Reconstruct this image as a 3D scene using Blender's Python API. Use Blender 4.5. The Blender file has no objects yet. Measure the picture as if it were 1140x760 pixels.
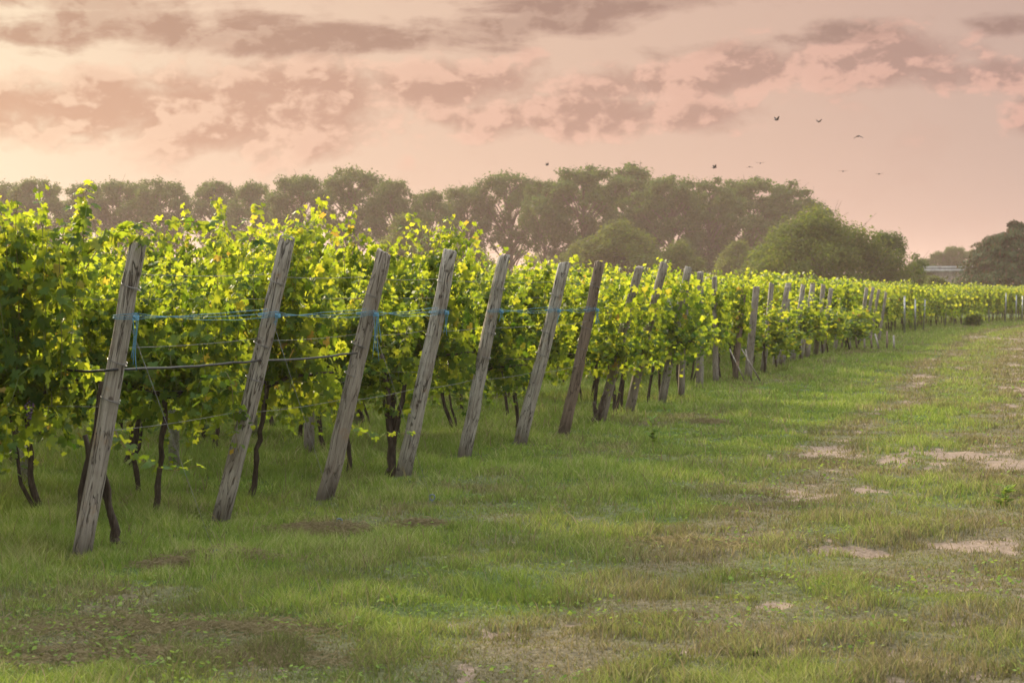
import bpy, math, random
import numpy as np
from mathutils import Vector, Matrix
R = math.radians
rng = np.random.default_rng(7)
random.seed(7)
sc = bpy.context.scene
COL = sc.collection

# ------------------------------------------------------------------ camera
EYE, FPX, HOR = 1.65, 2400.0, 328.0          # eye height, focal length in photo pixels, horizon line
PITCH = math.atan((380 - HOR) / FPX)
cam_d = bpy.data.cameras.new('camera')
cam = bpy.data.objects.new('camera', cam_d); COL.objects.link(cam)
cam.location = (0, 0, EYE)
cam.rotation_euler = (R(90) - PITCH, 0, 0)
cam_d.sensor_width = 36; cam_d.lens = 36 * FPX / 1140
cam_d.clip_start = 0.1; cam_d.clip_end = 6000
cam_d.dof.use_dof = True; cam_d.dof.focus_distance = 17.0; cam_d.dof.aperture_fstop = 7.1
sc.camera = cam

# ------------------------------------------------------------------ light and exposure
SUN_AZ, SUN_EL = R(-30), R(20)               # azimuth from +Y towards +X, elevation
sc.view_settings.view_transform = 'Standard'; sc.view_settings.look = 'None'
sc.view_settings.gamma = 1; sc.view_settings.exposure = 0.85
sd = Vector((math.sin(SUN_AZ) * math.cos(SUN_EL), math.cos(SUN_AZ) * math.cos(SUN_EL), math.sin(SUN_EL)))
sl = bpy.data.lights.new('sun', 'SUN'); sl.energy = 5.0; sl.angle = R(6); sl.color = (1.0, 0.82, 0.56)
so = bpy.data.objects.new('sun', sl); COL.objects.link(so)
so.rotation_euler = sd.to_track_quat('Z', 'Y').to_euler(); so.location = sd * 60

class NT:
    """small helper to write node trees"""
    def __init__(s, tree): s.t = tree; s.n = tree.nodes; s.l = tree.links
    def new(s, typ, **kw):
        n = s.n.new(typ)
        for k, v in kw.items(): setattr(n, k, v)
        return n
    def put(s, sock, v):
        if isinstance(v, bpy.types.NodeSocket): s.l.new(v, sock)
        elif v is not None: sock.default_value = v
    def m(s, op, a, b=None, c=None, clamp=False):
        n = s.new('ShaderNodeMath', operation=op); n.use_clamp = clamp
        s.put(n.inputs[0], a)
        if b is not None: s.put(n.inputs[1], b)
        if c is not None: s.put(n.inputs[2], c)
        return n.outputs[0]
    def mix(s, f, a, b, blend='MIX'):
        n = s.new('ShaderNodeMix', data_type='RGBA', blend_type=blend)
        s.put(n.inputs[0], f); s.put(n.inputs[6], a if not isinstance(a, tuple) else (*a, 1)); s.put(n.inputs[7], b if not isinstance(b, tuple) else (*b, 1))
        return n.outputs[2]
    def ramp(s, f, stops, interp='LINEAR'):
        n = s.new('ShaderNodeValToRGB'); s.put(n.inputs[0], f); cr = n.color_ramp; cr.interpolation = interp
        while len(cr.elements) < len(stops): cr.elements.new(0.5)
        for e, (p, c) in zip(cr.elements, stops): e.position = p; e.color = (*c, 1)
        return n.outputs[0]
    def noise(s, vec, scale, detail=4, rough=0.55, dist=0.0):
        n = s.new('ShaderNodeTexNoise'); s.put(n.inputs['Vector'], vec)
        n.inputs['Scale'].default_value = scale; n.inputs['Detail'].default_value = detail
        n.inputs['Roughness'].default_value = rough; n.inputs['Distortion'].default_value = dist
        return n.outputs['Fac']
    def smooth(s, x, a, b):
        n = s.new('ShaderNodeMapRange', interpolation_type='SMOOTHSTEP')
        s.put(n.inputs[0], x); n.inputs[1].default_value = a; n.inputs[2].default_value = b
        return n.outputs[0]
    def attr(s, name):
        n = s.new('ShaderNodeAttribute', attribute_name=name); return n.outputs['Fac']

def lin(r, g, b):
    f = lambda c: ((c / 255 + 0.055) / 1.055) ** 2.4 if c > 10 else c / 255 / 12.92
    return (f(r), f(g), f(b))

world = bpy.data.worlds.new('World'); sc.world = world; world.use_nodes = True
w = NT(world.node_tree); w.n.clear()
tc = w.new('ShaderNodeTexCoord'); sep = w.new('ShaderNodeSeparateXYZ'); w.l.new(tc.outputs['Generated'], sep.inputs[0])
dx, dy, dz = sep.outputs
az = w.m('ARCTAN2', dx, dy)
hyp = w.m('SQRT', w.m('ADD', w.m('MULTIPLY', dx, dx), w.m('MULTIPLY', dy, dy)))
el = w.m('ARCTAN2', dz, hyp)
cv = w.new('ShaderNodeCombineXYZ')
w.put(cv.inputs[0], w.m('MULTIPLY', dx, 9.0)); w.put(cv.inputs[1], w.m('MULTIPLY', dy, 9.0)); w.put(cv.inputs[2], w.m('MULTIPLY', el, 30.0))
cv2 = w.new('ShaderNodeCombineXYZ')
w.put(cv2.inputs[0], w.m('MULTIPLY', dx, 22.0)); w.put(cv2.inputs[1], w.m('MULTIPLY', dy, 22.0)); w.put(cv2.inputs[2], w.m('MULTIPLY', el, 34.0))
n1 = w.noise(cv.outputs[0], 1.6, 7, 0.6, 0.5)
def puffs(vec):
    """billowing cloud density at a direction"""
    a = w.noise(vec, 1.5, 7, 0.57, 0.25)
    wn = w.new('ShaderNodeTexNoise'); w.l.new(vec, wn.inputs[0]); wn.inputs['Scale'].default_value = 2.2; wn.inputs['Detail'].default_value = 4
    wv = w.new('ShaderNodeVectorMath', operation='MULTIPLY_ADD'); w.l.new(wn.outputs['Color'], wv.inputs[0]); wv.inputs[1].default_value = (.8, .8, .8); w.l.new(vec, wv.inputs[2])
    vo = w.new('ShaderNodeTexVoronoi', feature='F1'); vo.normalize = False
    w.l.new(wv.outputs[0], vo.inputs['Vector']); vo.inputs['Scale'].default_value = 1.15; vo.inputs['Detail'].default_value = 3; vo.inputs['Roughness'].default_value = .5
    return a, w.m('ADD', w.m('MULTIPLY', a, 0.75), w.m('MULTIPLY_ADD', w.m('SUBTRACT', 1.0, vo.outputs[0]), 0.45, 0.0))
n2a, n2 = puffs(cv2.outputs[0])
ofs = w.new('ShaderNodeVectorMath', operation='ADD'); w.l.new(cv2.outputs[0], ofs.inputs[0]); ofs.inputs[1].default_value = (-0.10, 0.0, 0.17)
_, n3 = puffs(ofs.outputs[0])
lit = w.smooth(w.m('SUBTRACT', n2, n3), -0.06, 0.12)      # the side of each billow that faces the sun
# clear backdrop behind the clouds: peach towards the sun, dusty pink away from it
base = w.ramp(w.m('MULTIPLY_ADD', az, 1.0, 0.5), [(0.26, lin(255, 234, 204)), (0.36, lin(240, 209, 184)), (0.5, lin(227, 193, 172)), (0.64, lin(215, 181, 165)), (0.76, lin(198, 170, 160))])
def blob(azp, elp, wa, we, tilt=0.0):
    a = w.m('SUBTRACT', az, (azp - 570) / 2400); e = w.m('SUBTRACT', el, (328 - elp) / 2400)
    e = w.m('SUBTRACT', e, w.m('MULTIPLY', a, tilt))
    qa = w.m('DIVIDE', a, wa / 2400); qe = w.m('DIVIDE', e, we / 2400)
    return w.m('EXPONENT', w.m('MULTIPLY', w.m('ADD', w.m('MULTIPLY', qa, qa), w.m('MULTIPLY', qe, qe)), -0.7))
def total(bl):
    t = bl[0]
    for b in bl[1:]: t = w.m('MAXIMUM', t, b)
    return t
streak = total([blob(150, 40, 190, 28), blob(60, 12, 200, 12), blob(400, 47, 200, 20, .05), blob(700, 10, 190, 18, .04), blob(900, 46, 140, 16, .10), blob(1110, 36, 60, 14), blob(560, 30, 150, 14)])
mass = w.m('MULTIPLY', total([blob(60, 135, 260, 36), blob(230, 128, 240, 48), blob(350, 105, 110, 42), blob(490, 98, 120, 34), blob(640, 130, 190, 24), blob(800, 84, 190, 26, .12), blob(960, 70, 150, 30), blob(1150, 132, 40, 30), blob(1100, 90, 120, 22)]), 1.45)
high = w.smooth(el, 0.13, 0.3)
streakn = w.m('ADD', w.m('ADD', streak, w.m('MULTIPLY', w.m('SUBTRACT', n1, 0.5), 2.0)), w.m('MULTIPLY', w.m('SUBTRACT', n2a, 0.5), 1.3))
sm = w.smooth(streakn, 0.38, 1.0)
massn = w.m('ADD', mass, w.m('MULTIPLY', w.m('SUBTRACT', n2, 0.5), 1.55))
mm = w.smooth(massn, 0.30, 1.05)
rim = w.m('MULTIPLY', w.smooth(massn, 0.25, 0.6), lit)
massc = w.ramp(w.m('MULTIPLY_ADD', az, 1.0, 0.5), [(0.25, lin(208, 160, 134)), (0.5, lin(186, 144, 130)), (0.75, lin(170, 136, 130))])
strc = w.ramp(w.m('MULTIPLY_ADD', az, 1.0, 0.5), [(0.25, lin(182, 138, 118)), (0.5, lin(158, 122, 112)), (0.75, lin(156, 124, 118))])
rimc = w.ramp(w.m('MULTIPLY_ADD', az, 1.0, 0.5), [(0.25, lin(255, 222, 192)), (0.5, lin(248, 200, 178)), (0.75, lin(238, 186, 170))])
c = w.mix(w.m('MULTIPLY', mm, 0.95), base, massc)
c = w.mix(w.m('MULTIPLY', rim, 0.72), c, rimc)
c = w.mix(w.m('MULTIPLY', sm, w.m('SUBTRACT', 0.92, w.m('MULTIPLY', lit, 0.35))), c, strc)
c = w.mix(w.m('MULTIPLY', w.smooth(n2, 0.40, 0.75), 0.14), c, lin(196, 150, 136))
# duller air low on the right
lowr = w.m('MULTIPLY', w.smooth(az, 0.02, 0.3), w.m('SUBTRACT', 1.0, w.smooth(el, 0.0, 0.06)))
c = w.mix(w.m('MULTIPLY', lowr, 0.7), c, lin(196, 163, 152))
# unseen upper sky: bright neutral fill added to light the grass from above
sky_fill = w.ramp(n1, [(0.3, (3.6, 3.75, 3.75)), (0.7, (5.0, 5.2, 5.25))])
sky_fill = w.mix(w.m('MULTIPLY', w.smooth(w.m('MULTIPLY', dy, -1.0), -0.35, 0.6), 0.45), sky_fill, (0.0, 0.0, 0.0))   # added fill dimmed behind the camera to cut frontal light
sky_fill = w.mix(w.m('SUBTRACT', 0.66, w.m('MULTIPLY', w.smooth(el, 0.30, 1.15), 0.66)), sky_fill, (0.0, 0.0, 0.0))   # brightest overhead
c = w.mix(high, c, sky_fill)
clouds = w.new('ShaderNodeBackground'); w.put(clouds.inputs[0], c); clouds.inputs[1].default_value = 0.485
sky = w.new('ShaderNodeTexSky', sky_type='NISHITA'); sky.sun_disc = False
sky.sun_elevation = SUN_EL; sky.sun_rotation = SUN_AZ; sky.air_density = 1.5; sky.dust_density = 3.0
bg = w.new('ShaderNodeBackground'); w.l.new(sky.outputs[0], bg.inputs[0]); bg.inputs[1].default_value = 0.06
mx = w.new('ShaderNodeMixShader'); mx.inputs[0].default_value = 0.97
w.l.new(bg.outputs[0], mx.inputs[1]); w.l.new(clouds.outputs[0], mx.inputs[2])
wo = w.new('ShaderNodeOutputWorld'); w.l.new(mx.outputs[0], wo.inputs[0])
world.cycles.sampling_method = 'MANUAL'; world.cycles.sample_map_resolution = 512

sc.cycles.max_bounces = 6; sc.cycles.diffuse_bounces = 3; sc.cycles.transmission_bounces = 4
sc.cycles.volume_bounces = 0; sc.cycles.caustics_reflective = False; sc.cycles.caustics_refractive = False
sc.cycles.use_denoising = True

# ------------------------------------------------------------------ helpers
def tag(o, label=None, cat=None, group=None, kind=None):
    if label: o['label'] = label
    if cat: o['category'] = cat
    if group: o['group'] = group
    if kind: o['kind'] = kind
    return o
def empty(name, loc=(0, 0, 0), rz=0.0):
    o = bpy.data.objects.new(name, None); COL.objects.link(o); o.location = loc; o.rotation_euler = (0, 0, rz)
    o.empty_display_size = 0.2; return o
def mesh_np(name, V, F, attrs=None, smooth=False):
    """V (n,3); F list of (m,k) int arrays"""
    me = bpy.data.meshes.new(name)
    V = np.ascontiguousarray(V, dtype=np.float32)
    me.vertices.add(len(V)); me.vertices.foreach_set('co', V.ravel())
    F = [np.asarray(f, dtype=np.int32) for f in F if len(f)]
    nl = sum(f.size for f in F); npoly = sum(len(f) for f in F)
    me.loops.add(nl); me.loops.foreach_set('vertex_index', np.concatenate([f.ravel() for f in F]))
    me.polygons.add(npoly)
    st = np.concatenate([np.full(len(f), f.shape[1], np.int32) for f in F])
    me.polygons.foreach_set('loop_start', np.concatenate([[0], np.cumsum(st)[:-1]]).astype(np.int32))
    me.update(calc_edges=True)
    if smooth: me.polygons.foreach_set('use_smooth', np.ones(npoly, dtype=bool))
    for k, a in (attrs or {}).items():
        at = me.attributes.new(k, 'FLOAT', 'POINT'); at.data.foreach_set('value', np.asarray(a, np.float32))
    me.validate(); return me
def link(name, me, mat=None, parent=None, loc=None):
    if mat is not None and not me.materials: me.materials.append(mat)
    o = bpy.data.objects.new(name, me); COL.objects.link(o)
    if parent: o.parent = parent
    if loc: o.location = loc
    return o
def copy_tree(o, parent=None):
    c = o.copy(); COL.objects.link(c); c.parent = parent
    for ch in o.children: copy_tree(ch, c)
    return c
class MB:
    """collects shapes, then builds them as one mesh"""
    def __init__(s): s.V = []; s.F3 = []; s.F4 = []; s.n = 0; s.A = []
    def add(s, V, F4=None, F3=None, a=0.5):
        V = np.asarray(V, float).reshape(-1, 3)
        if F4 is not None and len(F4): s.F4.append(np.asarray(F4) + s.n)
        if F3 is not None and len(F3): s.F3.append(np.asarray(F3) + s.n)
        s.V.append(V); s.A.append(np.full(len(V), a) if np.isscalar(a) else np.asarray(a)); s.n += len(V)
    def tube(s, pts, rad, seg=6, a=0.5, cap=True):
        pts = np.asarray(pts, float); k = len(pts); rad = np.broadcast_to(rad, k).astype(float)
        t = np.gradient(pts, axis=0); t /= np.linalg.norm(t, axis=1)[:, None] + 1e-9
        ref = np.array([0, 0, 1.0]) if abs(t[:, 2]).mean() < 0.8 else np.array([1.0, 0, 0])
        u = np.cross(t, ref); u /= np.linalg.norm(u, axis=1)[:, None] + 1e-9; v = np.cross(t, u)
        an = np.linspace(0, 2 * np.pi, seg, endpoint=False)
        ring = pts[:, None] + rad[:, None, None] * (np.cos(an)[None, :, None] * u[:, None] + np.sin(an)[None, :, None] * v[:, None])
        i = np.arange(k - 1)[:, None] * seg; j = np.arange(seg)[None]; j2 = (j + 1) % seg
        F = np.stack([i + j, i + j2, i + seg + j2, i + seg + j], -1).reshape(-1, 4)
        V = ring.reshape(-1, 3); F3 = None
        if cap:
            V = np.concatenate([V, pts[-1:], pts[:1]]); b = (k - 1) * seg; jj = np.arange(seg); jn = (jj + 1) % seg
            F3 = np.concatenate([np.stack([b + jj, b + jn, np.full(seg, k * seg)], -1), np.stack([jn, jj, np.full(seg, k * seg + 1)], -1)])
        s.add(V, F, F3, a)
    def box(s, c, d, a=0.5):
        x, y, z = np.array(d) / 2
        V = np.array([[-x, -y, -z], [x, -y, -z], [x, y, -z], [-x, y, -z], [-x, -y, z], [x, -y, z], [x, y, z], [-x, y, z]]) + c
        s.add(V, [[0, 3, 2, 1], [4, 5, 6, 7], [0, 1, 5, 4], [1, 2, 6, 5], [2, 3, 7, 6], [3, 0, 4, 7]], None, a)
    def mesh(s, name, smooth=True):
        F = []
        if s.F4: F.append(np.concatenate(s.F4))
        if s.F3: F.append(np.concatenate(s.F3))
        return mesh_np(name, np.concatenate(s.V), F, {'rnd': np.concatenate(s.A)}, smooth)
    def build(s, name, mat, parent=None, smooth=True): return link(name, s.mesh(name, smooth), mat, parent)

def vnoise(x, y, seed=0):
    x = np.asarray(x, float); y = np.asarray(y, float)
    xi = np.floor(x).astype(np.int64); yi = np.floor(y).astype(np.int64); fx = x - xi; fy = y - yi
    def h(a, b):
        n = (a * 374761393 + b * 668265263 + seed * 1442695041) & 0xFFFFFFFF
        n = ((n ^ (n >> 13)) * 1274126177) & 0xFFFFFFFF
        return ((n ^ (n >> 16)) & 0xFFFF) / 65535.0
    fx = fx * fx * (3 - 2 * fx); fy = fy * fy * (3 - 2 * fy)
    return (h(xi, yi) * (1 - fx) + h(xi + 1, yi) * fx) * (1 - fy) + (h(xi, yi + 1) * (1 - fx) + h(xi + 1, yi + 1) * fx) * fy
def fbm(x, y, o=4, seed=0):
    t = 0; a = 0.5; s = 0
    for i in range(o): t = t + a * vnoise(np.asarray(x) * 2 ** i, np.asarray(y) * 2 ** i, seed + i * 17); s += a; a *= 0.5
    return t / s
def sstep(x, a, b):
    t = np.clip((x - a) / (b - a), 0, 1); return t * t * (3 - 2 * t)
def gp(px, py):
    """ground point (x, y) under a spot of the photograph"""
    d = FPX * EYE / (py - HOR); return ((px - 570) / FPX * d, d)

# ------------------------------------------------------------------ materials
def material(name):
    m = bpy.data.materials.new(name); m.use_nodes = True; t = NT(m.node_tree); t.n.clear()
    out = t.new('ShaderNodeOutputMaterial'); return m, t, out
def principled(t, out, col, rough=0.8, spec=0.3, bump=None, bstr=0.5, bdist=0.01):
    p = t.new('ShaderNodeBsdfPrincipled'); t.put(p.inputs['Base Color'], col if not isinstance(col, tuple) else (*col, 1))
    t.put(p.inputs['Roughness'], rough); p.inputs['Specular IOR Level'].default_value = spec
    if bump is not None:
        b = t.new('ShaderNodeBump'); b.inputs['Strength'].default_value = bstr; b.inputs['Distance'].default_value = bdist
        t.put(b.inputs['Height'], bump); t.l.new(b.outputs[0], p.inputs['Normal'])
    t.l.new(p.outputs[0], out.inputs[0]); return p
def leaf_mat(name, stops, trans, tfac=0.45, rough=0.55, spec=0.16, objrand=0.15):
    m, t, out = material(name)
    r = t.attr('rnd'); oi = t.new('ShaderNodeObjectInfo').outputs['Random']
    f = t.m('ADD', r, t.m('MULTIPLY', t.m('SUBTRACT', oi, 0.5), objrand), clamp=True)
    col = t.ramp(f, stops)
    tcol = t.mix(0.75, col, t.ramp(f, trans))
    p = t.new('ShaderNodeBsdfPrincipled'); t.put(p.inputs['Base Color'], col); p.inputs['Roughness'].default_value = rough
    p.inputs['Specular IOR Level'].default_value = spec
    tr = t.new('ShaderNodeBsdfTranslucent'); t.put(tr.inputs[0], tcol)
    mxs = t.new('ShaderNodeMixShader'); mxs.inputs[0].default_value = tfac
    t.l.new(p.outputs[0], mxs.inputs[1]); t.l.new(tr.outputs[0], mxs.inputs[2]); t.l.new(mxs.outputs[0], out.inputs[0])
    return m
M = {}
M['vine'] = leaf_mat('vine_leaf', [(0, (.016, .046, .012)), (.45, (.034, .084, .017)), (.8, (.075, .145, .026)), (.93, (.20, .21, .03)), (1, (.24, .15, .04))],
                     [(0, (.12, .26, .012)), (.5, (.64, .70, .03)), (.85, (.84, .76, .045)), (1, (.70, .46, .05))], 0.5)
M['tree'] = leaf_mat('tree_leaf', [(0, (.022, .046, .012)), (.6, (.038, .076, .017)), (1, (.068, .105, .024))],
                     [(0, (.10, .20, .02)), (1, (.26, .34, .04))], 0.28, .7, .05)
M['tree_warm'] = leaf_mat('tree_leaf_warm', [(0, (.038, .060, .014)), (.6, (.065, .092, .020)), (1, (.11, .12, .028))],
                     [(0, (.18, .28, .02)), (1, (.36, .36, .045))], 0.32, .7, .05)
M['cedar'] = leaf_mat('cedar_leaf', [(0, (.035, .06, .03)), (.55, (.055, .085, .035)), (.75, (.10, .06, .035)), (1, (.12, .07, .04))],
                     [(0, (.06, .1, .03)), (1, (.14, .10, .03))], 0.2, .7, .05)
M['grass'] = None
m, t, out = material('bark'); g = t.new('ShaderNodeTexCoord').outputs['Object']
mp = t.new('ShaderNodeMapping'); t.l.new(g, mp.inputs[0]); mp.inputs['Scale'].default_value = (1, 1, .25)
nb = t.noise(mp.outputs[0], 40, 5, .65)
principled(t, out, t.ramp(nb, [(.3, (.022, .017, .013)), (.55, (.06, .046, .035)), (.8, (.13, .105, .085))]), .9, .15, nb, .9, .012); M['bark'] = m
m, t, out = material('tree_bark'); g = t.new('ShaderNodeTexCoord').outputs['Object']
nb = t.noise(g, 3, 4, .6)
principled(t, out, t.ramp(nb, [(.3, (.05, .04, .032)), (.7, (.14, .11, .09))]), .9, .15); M['tree_bark'] = m
m, t, out = material('shoot_stem')
principled(t, out, t.ramp(t.attr('rnd'), [(0, (.16, .09, .035)), (1, (.16, .22, .05))]), .55, .3); M['stem'] = m

def wood(name, stops, warm=0.3):
    m, t, out = material(name); g = t.new('ShaderNodeTexCoord').outputs['Object']
    oi = t.new('ShaderNodeObjectInfo').outputs['Random']
    off = t.new('ShaderNodeCombineXYZ'); t.put(off.inputs[0], t.m('MULTIPLY', oi, 31.0)); t.put(off.inputs[2], t.m('MULTIPLY', oi, 17.0))
    va = t.new('ShaderNodeVectorMath', operation='ADD'); t.l.new(g, va.inputs[0]); t.l.new(off.outputs[0], va.inputs[1])
    mp = t.new('ShaderNodeMapping'); t.l.new(va.outputs[0], mp.inputs[0]); mp.inputs['Scale'].default_value = (1, 1, .045)
    grain = t.noise(mp.outputs[0], 95, 6, .68, .25)
    mp2 = t.new('ShaderNodeMapping'); t.l.new(va.outputs[0], mp2.inputs[0]); mp2.inputs['Scale'].default_value = (1, 1, .10)
    crack = t.noise(mp2.outputs[0], 26, 3, .5, .6)
    crackm = t.m('SUBTRACT', 1.0, t.smooth(t.m('ABSOLUTE', t.m('SUBTRACT', crack, .5)), .0, .022))
    blot = t.noise(va.outputs[0], 5, 4, .6)
    kn = t.new('ShaderNodeTexVoronoi'); t.l.new(va.outputs[0], kn.inputs[0]); kn.inputs['Scale'].default_value = 6.5
    knot = t.m('SUBTRACT', 1.0, t.smooth(kn.outputs[0], .07, .15))
    col = t.ramp(grain, stops)
    col = t.mix(t.m('MULTIPLY', t.smooth(blot, .48, .72), .55), col, (.13, .105, .088))
    col = t.mix(t.m('MULTIPLY', t.smooth(blot, .28, .42), warm), (.30, .22, .155), col)
    col = t.mix(t.m('MULTIPLY', knot, .75), col, (.045, .032, .025))
    col = t.mix(t.m('MULTIPLY', crackm, .85), col, (.022, .018, .015))
    col = t.mix(t.m('MULTIPLY', t.smooth(oi, .2, 1.0), .42), col, (.17, .13, .10))       # some posts are browner
    # damp, dirty foot of the post
    sp = t.new('ShaderNodeSeparateXYZ'); t.l.new(g, sp.inputs[0])
    foot = t.m('SUBTRACT', 1.0, t.smooth(t.m('ADD', sp.outputs[2], t.m('MULTIPLY', blot, .25)), .10, .42))
    col = t.mix(t.m('MULTIPLY', foot, .75), col, (.055, .045, .032))
    h = t.m('SUBTRACT', t.m('MULTIPLY', grain, .6), t.m('MULTIPLY', crackm, 1.0))
    principled(t, out, col, .88, .15, h, 1.0, .010)
    return m
M['wood_grey'] = wood('weathered_grey_wood', [(.28, (.11, .105, .096)), (.5, (.30, .29, .262)), (.75, (.52, .505, .46))], .8)
M['wood_dark'] = wood('dark_brown_wood', [(.28, (.05, .038, .030)), (.5, (.14, .105, .085)), (.75, (.28, .22, .18))], .8)
def plain(name, col, rough=.6, spec=.3, metal=0.0, nscale=30, var=.3):
    m, t, out = material(name); g = t.new('ShaderNodeTexCoord').outputs['Object']
    n = t.noise(g, nscale, 4, .6)
    cc = t.mix(t.smooth(n, .35, .7), tuple(x * (1 - var) for x in col), tuple(min(1, x * (1 + var)) for x in col))
    p = principled(t, out, cc, rough, spec, n, .3, .004); p.inputs['Metallic'].default_value = metal
    return m
M['concrete'] = plain('concrete', (.36, .35, .33), .85, .2)
M['metal'] = plain('galvanised_metal', (.30, .31, .32), .45, .5, .6)
M['wire'] = plain('wire', (.20, .19, .18), .5, .5, .6)
M['hose'] = plain('black_hose', (.018, .018, .02), .45, .4)
M['twine'] = plain('blue_twine', (.10, .24, .33), .7, .2, 0, 200)
M['tie'] = plain('white_tie', (.7, .7, .72), .6)
M['bird'] = plain('bird_feathers', (.03, .025, .025), .7)
M['grape'] = plain('grape_skin', (.05, .02, .05), .35, .5)
M['plaster'] = plain('pale_plaster', (.22, .19, .16), .85, .2, 0, 3)
M['sheet'] = plain('pale_roof_sheet', (.30, .30, .30), .5, .4, 0, 2)
M['bluebit'] = plain('blue_grey_metal', (.12, .15, .20), .6, .3)

# ------------------------------------------------------------------ the ground
# end posts of the rows along the headland, from the photograph's left to its right
POST_PX = [(90, 622), (245, 582), (360, 557), (448, 531), (517, 511), (578, 497), (628, 483), (668, 470), (700, 460), (737, 449),
           (758, 446), (779, 435), (797, 427), (819, 423)]
rows = [gp(*p) for p in POST_PX]
x, y = rows[-1]
KN = [(rows[-1][1], rows[-1][0]), (50, 6.1), (62, 9.1), (75, 12.2), (90, 15.8), (105, 20.4), (128, 29.0), (150, 39.3)]
ky = [k[0] for k in KN]; kx = [k[1] for k in KN]
while y < 148:
    y += 2.0 * (0.93 if y > 60 else 1); rows.append((float(np.interp(y, ky, kx)), y))
EX = np.array([r[0] for r in rows]); EY = np.array([r[1] for r in rows])
def edge_x(y): return np.interp(y, np.concatenate([[0], EY, [400]]), np.concatenate([[EX[0] - .27 * EY[0]], EX, [EX[-1] + 110]]))
RD = np.array([-0.965, 0.262]); RN = np.array([0.262, 0.965])

BARE = []  # bare soil: centre px, half sizes in photo pixels
for (px, py, hw, hh, s) in [(1035, 503, 62, 8, 1.), (1010, 515, 45, 8, .8), (1085, 607, 60, 7, 1.), (945, 611, 38, 7, .9), (760, 603, 85, 7, .75), (690, 606, 30, 4, .6),
                         (858, 676, 34, 8, .8), (900, 497, 34, 4, .7), (862, 512, 30, 5, .6), (1110, 377, 34, 3, .9), (1085, 382, 22, 2, .6), (1110, 430, 40, 6, .5), (980, 548, 50, 7, .5),
                         (1010, 432, 34, 5, .5), (790, 540, 60, 6, .35), (250, 628, 75, 7, .35), (1130, 710, 40, 6, .5), (60, 690, 30, 3, .4)]:
    c = gp(px, py); hx = hw / FPX * c[1]; hy = hh / (py - HOR) * c[1]; BARE.append((c[0], c[1], hx, hy, s))
def masks(x, y):
    """bare soil and dry grass, 0..1, at ground points"""
    n = fbm(x * 1.7, y * 1.2, 5, 3); n2 = fbm(x * .45 + 7, y * .35, 4, 9); n3 = fbm(x * 5, y * 3.3, 4, 21)
    b = np.zeros_like(n)
    for (cx, cy, hx, hy, s) in BARE:
        q = ((x - cx) / hx) ** 2 + ((y - cy) / hy) ** 2
        b = np.maximum(b, s * np.exp(-q * .8))
    d = x - edge_x(y)                                   # distance out from the row ends
    wob = (fbm(y * .15, y * 0, 3, 33) - .5) * .8
    trk = np.maximum(np.exp(-((d - 3.5 + wob) / .36) ** 2), np.exp(-((d - 5.4 + wob) / .48) ** 2)) * (.55 + .45 * sstep(y, 13, 22))
    n4 = fbm(x * 14, y * 9, 3, 71)
    bare = sstep(b * .9 + (n - .5) * .8 + (n3 - .5) * 1.3 + (n4 - .5) * .9, .36, .80)
    bare = np.maximum(bare, sstep(trk * .62 + (n - .5) * 1.2 + (n3 - .5) * 1.0 + (n4 - .5) * .6, .50, .90) * .9)
    bare = np.maximum(bare, sstep(n + (n3 - .5) * .6, .78, .88) * .7 * sstep(d, 1.5, 3))
    dry = sstep(d, 1.8, 4.6) * .36 + (n2 - .5) * 1.1 + (n - .5) * 1.0 + (n3 - .5) * .35 + trk * .65
    dry = dry + .16 * sstep(-y, -12.8, -10.2)
    bl = np.exp(-(((x + 1.9) / 1.2) ** 2 + ((y - 10.0) / .85) ** 2)); dry = dry + .42 * bl        # raked brown patch near the camera
    dry = dry + .35 * np.exp(-((d - .95) / .35) ** 2) * sstep(n, .45, .62)
    return bare, np.clip(dry + .14, 0, 1)
def gh(x, y):
    x = np.asarray(x, float); y = np.asarray(y, float)
    z = (fbm(x * .6, y * .6, 3, 5) - .5) * .09 + (fbm(x * 2.6, y * 2.6, 3, 11) - .5) * .065
    return z * np.clip(1.6 - y / 120, .0, 1)
xs = np.unique(np.concatenate([np.linspace(-1500, -60, 20), np.linspace(-60, -14, 50), np.linspace(-14, -4.5, 80), np.linspace(-4.5, 5, 210), np.linspace(5, 16, 130), np.linspace(16, 60, 90), np.linspace(60, 1500, 20)]))
ys = np.unique(np.concatenate([np.linspace(-1500, 0, 20), np.linspace(0, 8, 20), 8 * np.exp(np.linspace(0, math.log(160 / 8), 620)), np.linspace(160, 1500, 30)]))
GX, GY = np.meshgrid(xs, ys); nx, ny = len(xs), len(ys)
gb, gd = masks(GX.ravel(), GY.ravel())
V = np.stack([GX.ravel(), GY.ravel(), gh(GX.ravel(), GY.ravel()) - gb * .015], -1)
i = (np.arange(ny - 1)[:, None] * nx + np.arange(nx - 1)[None]).ravel()
F = np.stack([i, i + 1, i + nx + 1, i + nx], -1)
m, t, out = material('meadow_soil'); g = t.new('ShaderNodeTexCoord').outputs['Object']
nf = t.noise(g, 28, 6, .7); nm = t.noise(g, 5, 5, .6); ng = t.noise(g, 90, 4, .7)
soil = t.ramp(t.m('MULTIPLY_ADD', nf, .6, t.m('MULTIPLY', ng, .4)), [(.32, (.09, .064, .046)), (.5, (.185, .134, .10)), (.68, (.30, .23, .18))])
thatch = t.ramp(nf, [(.3, (.03, .05, .014)), (.5, (.06, .095, .024)), (.72, (.12, .15, .05))])
thatchdry = t.ramp(nf, [(.3, (.06, .048, .03)), (.5, (.10, .082, .048)), (.72, (.19, .155, .095))])
col = t.mix(t.attr('dry'), thatch, thatchdry)
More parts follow.
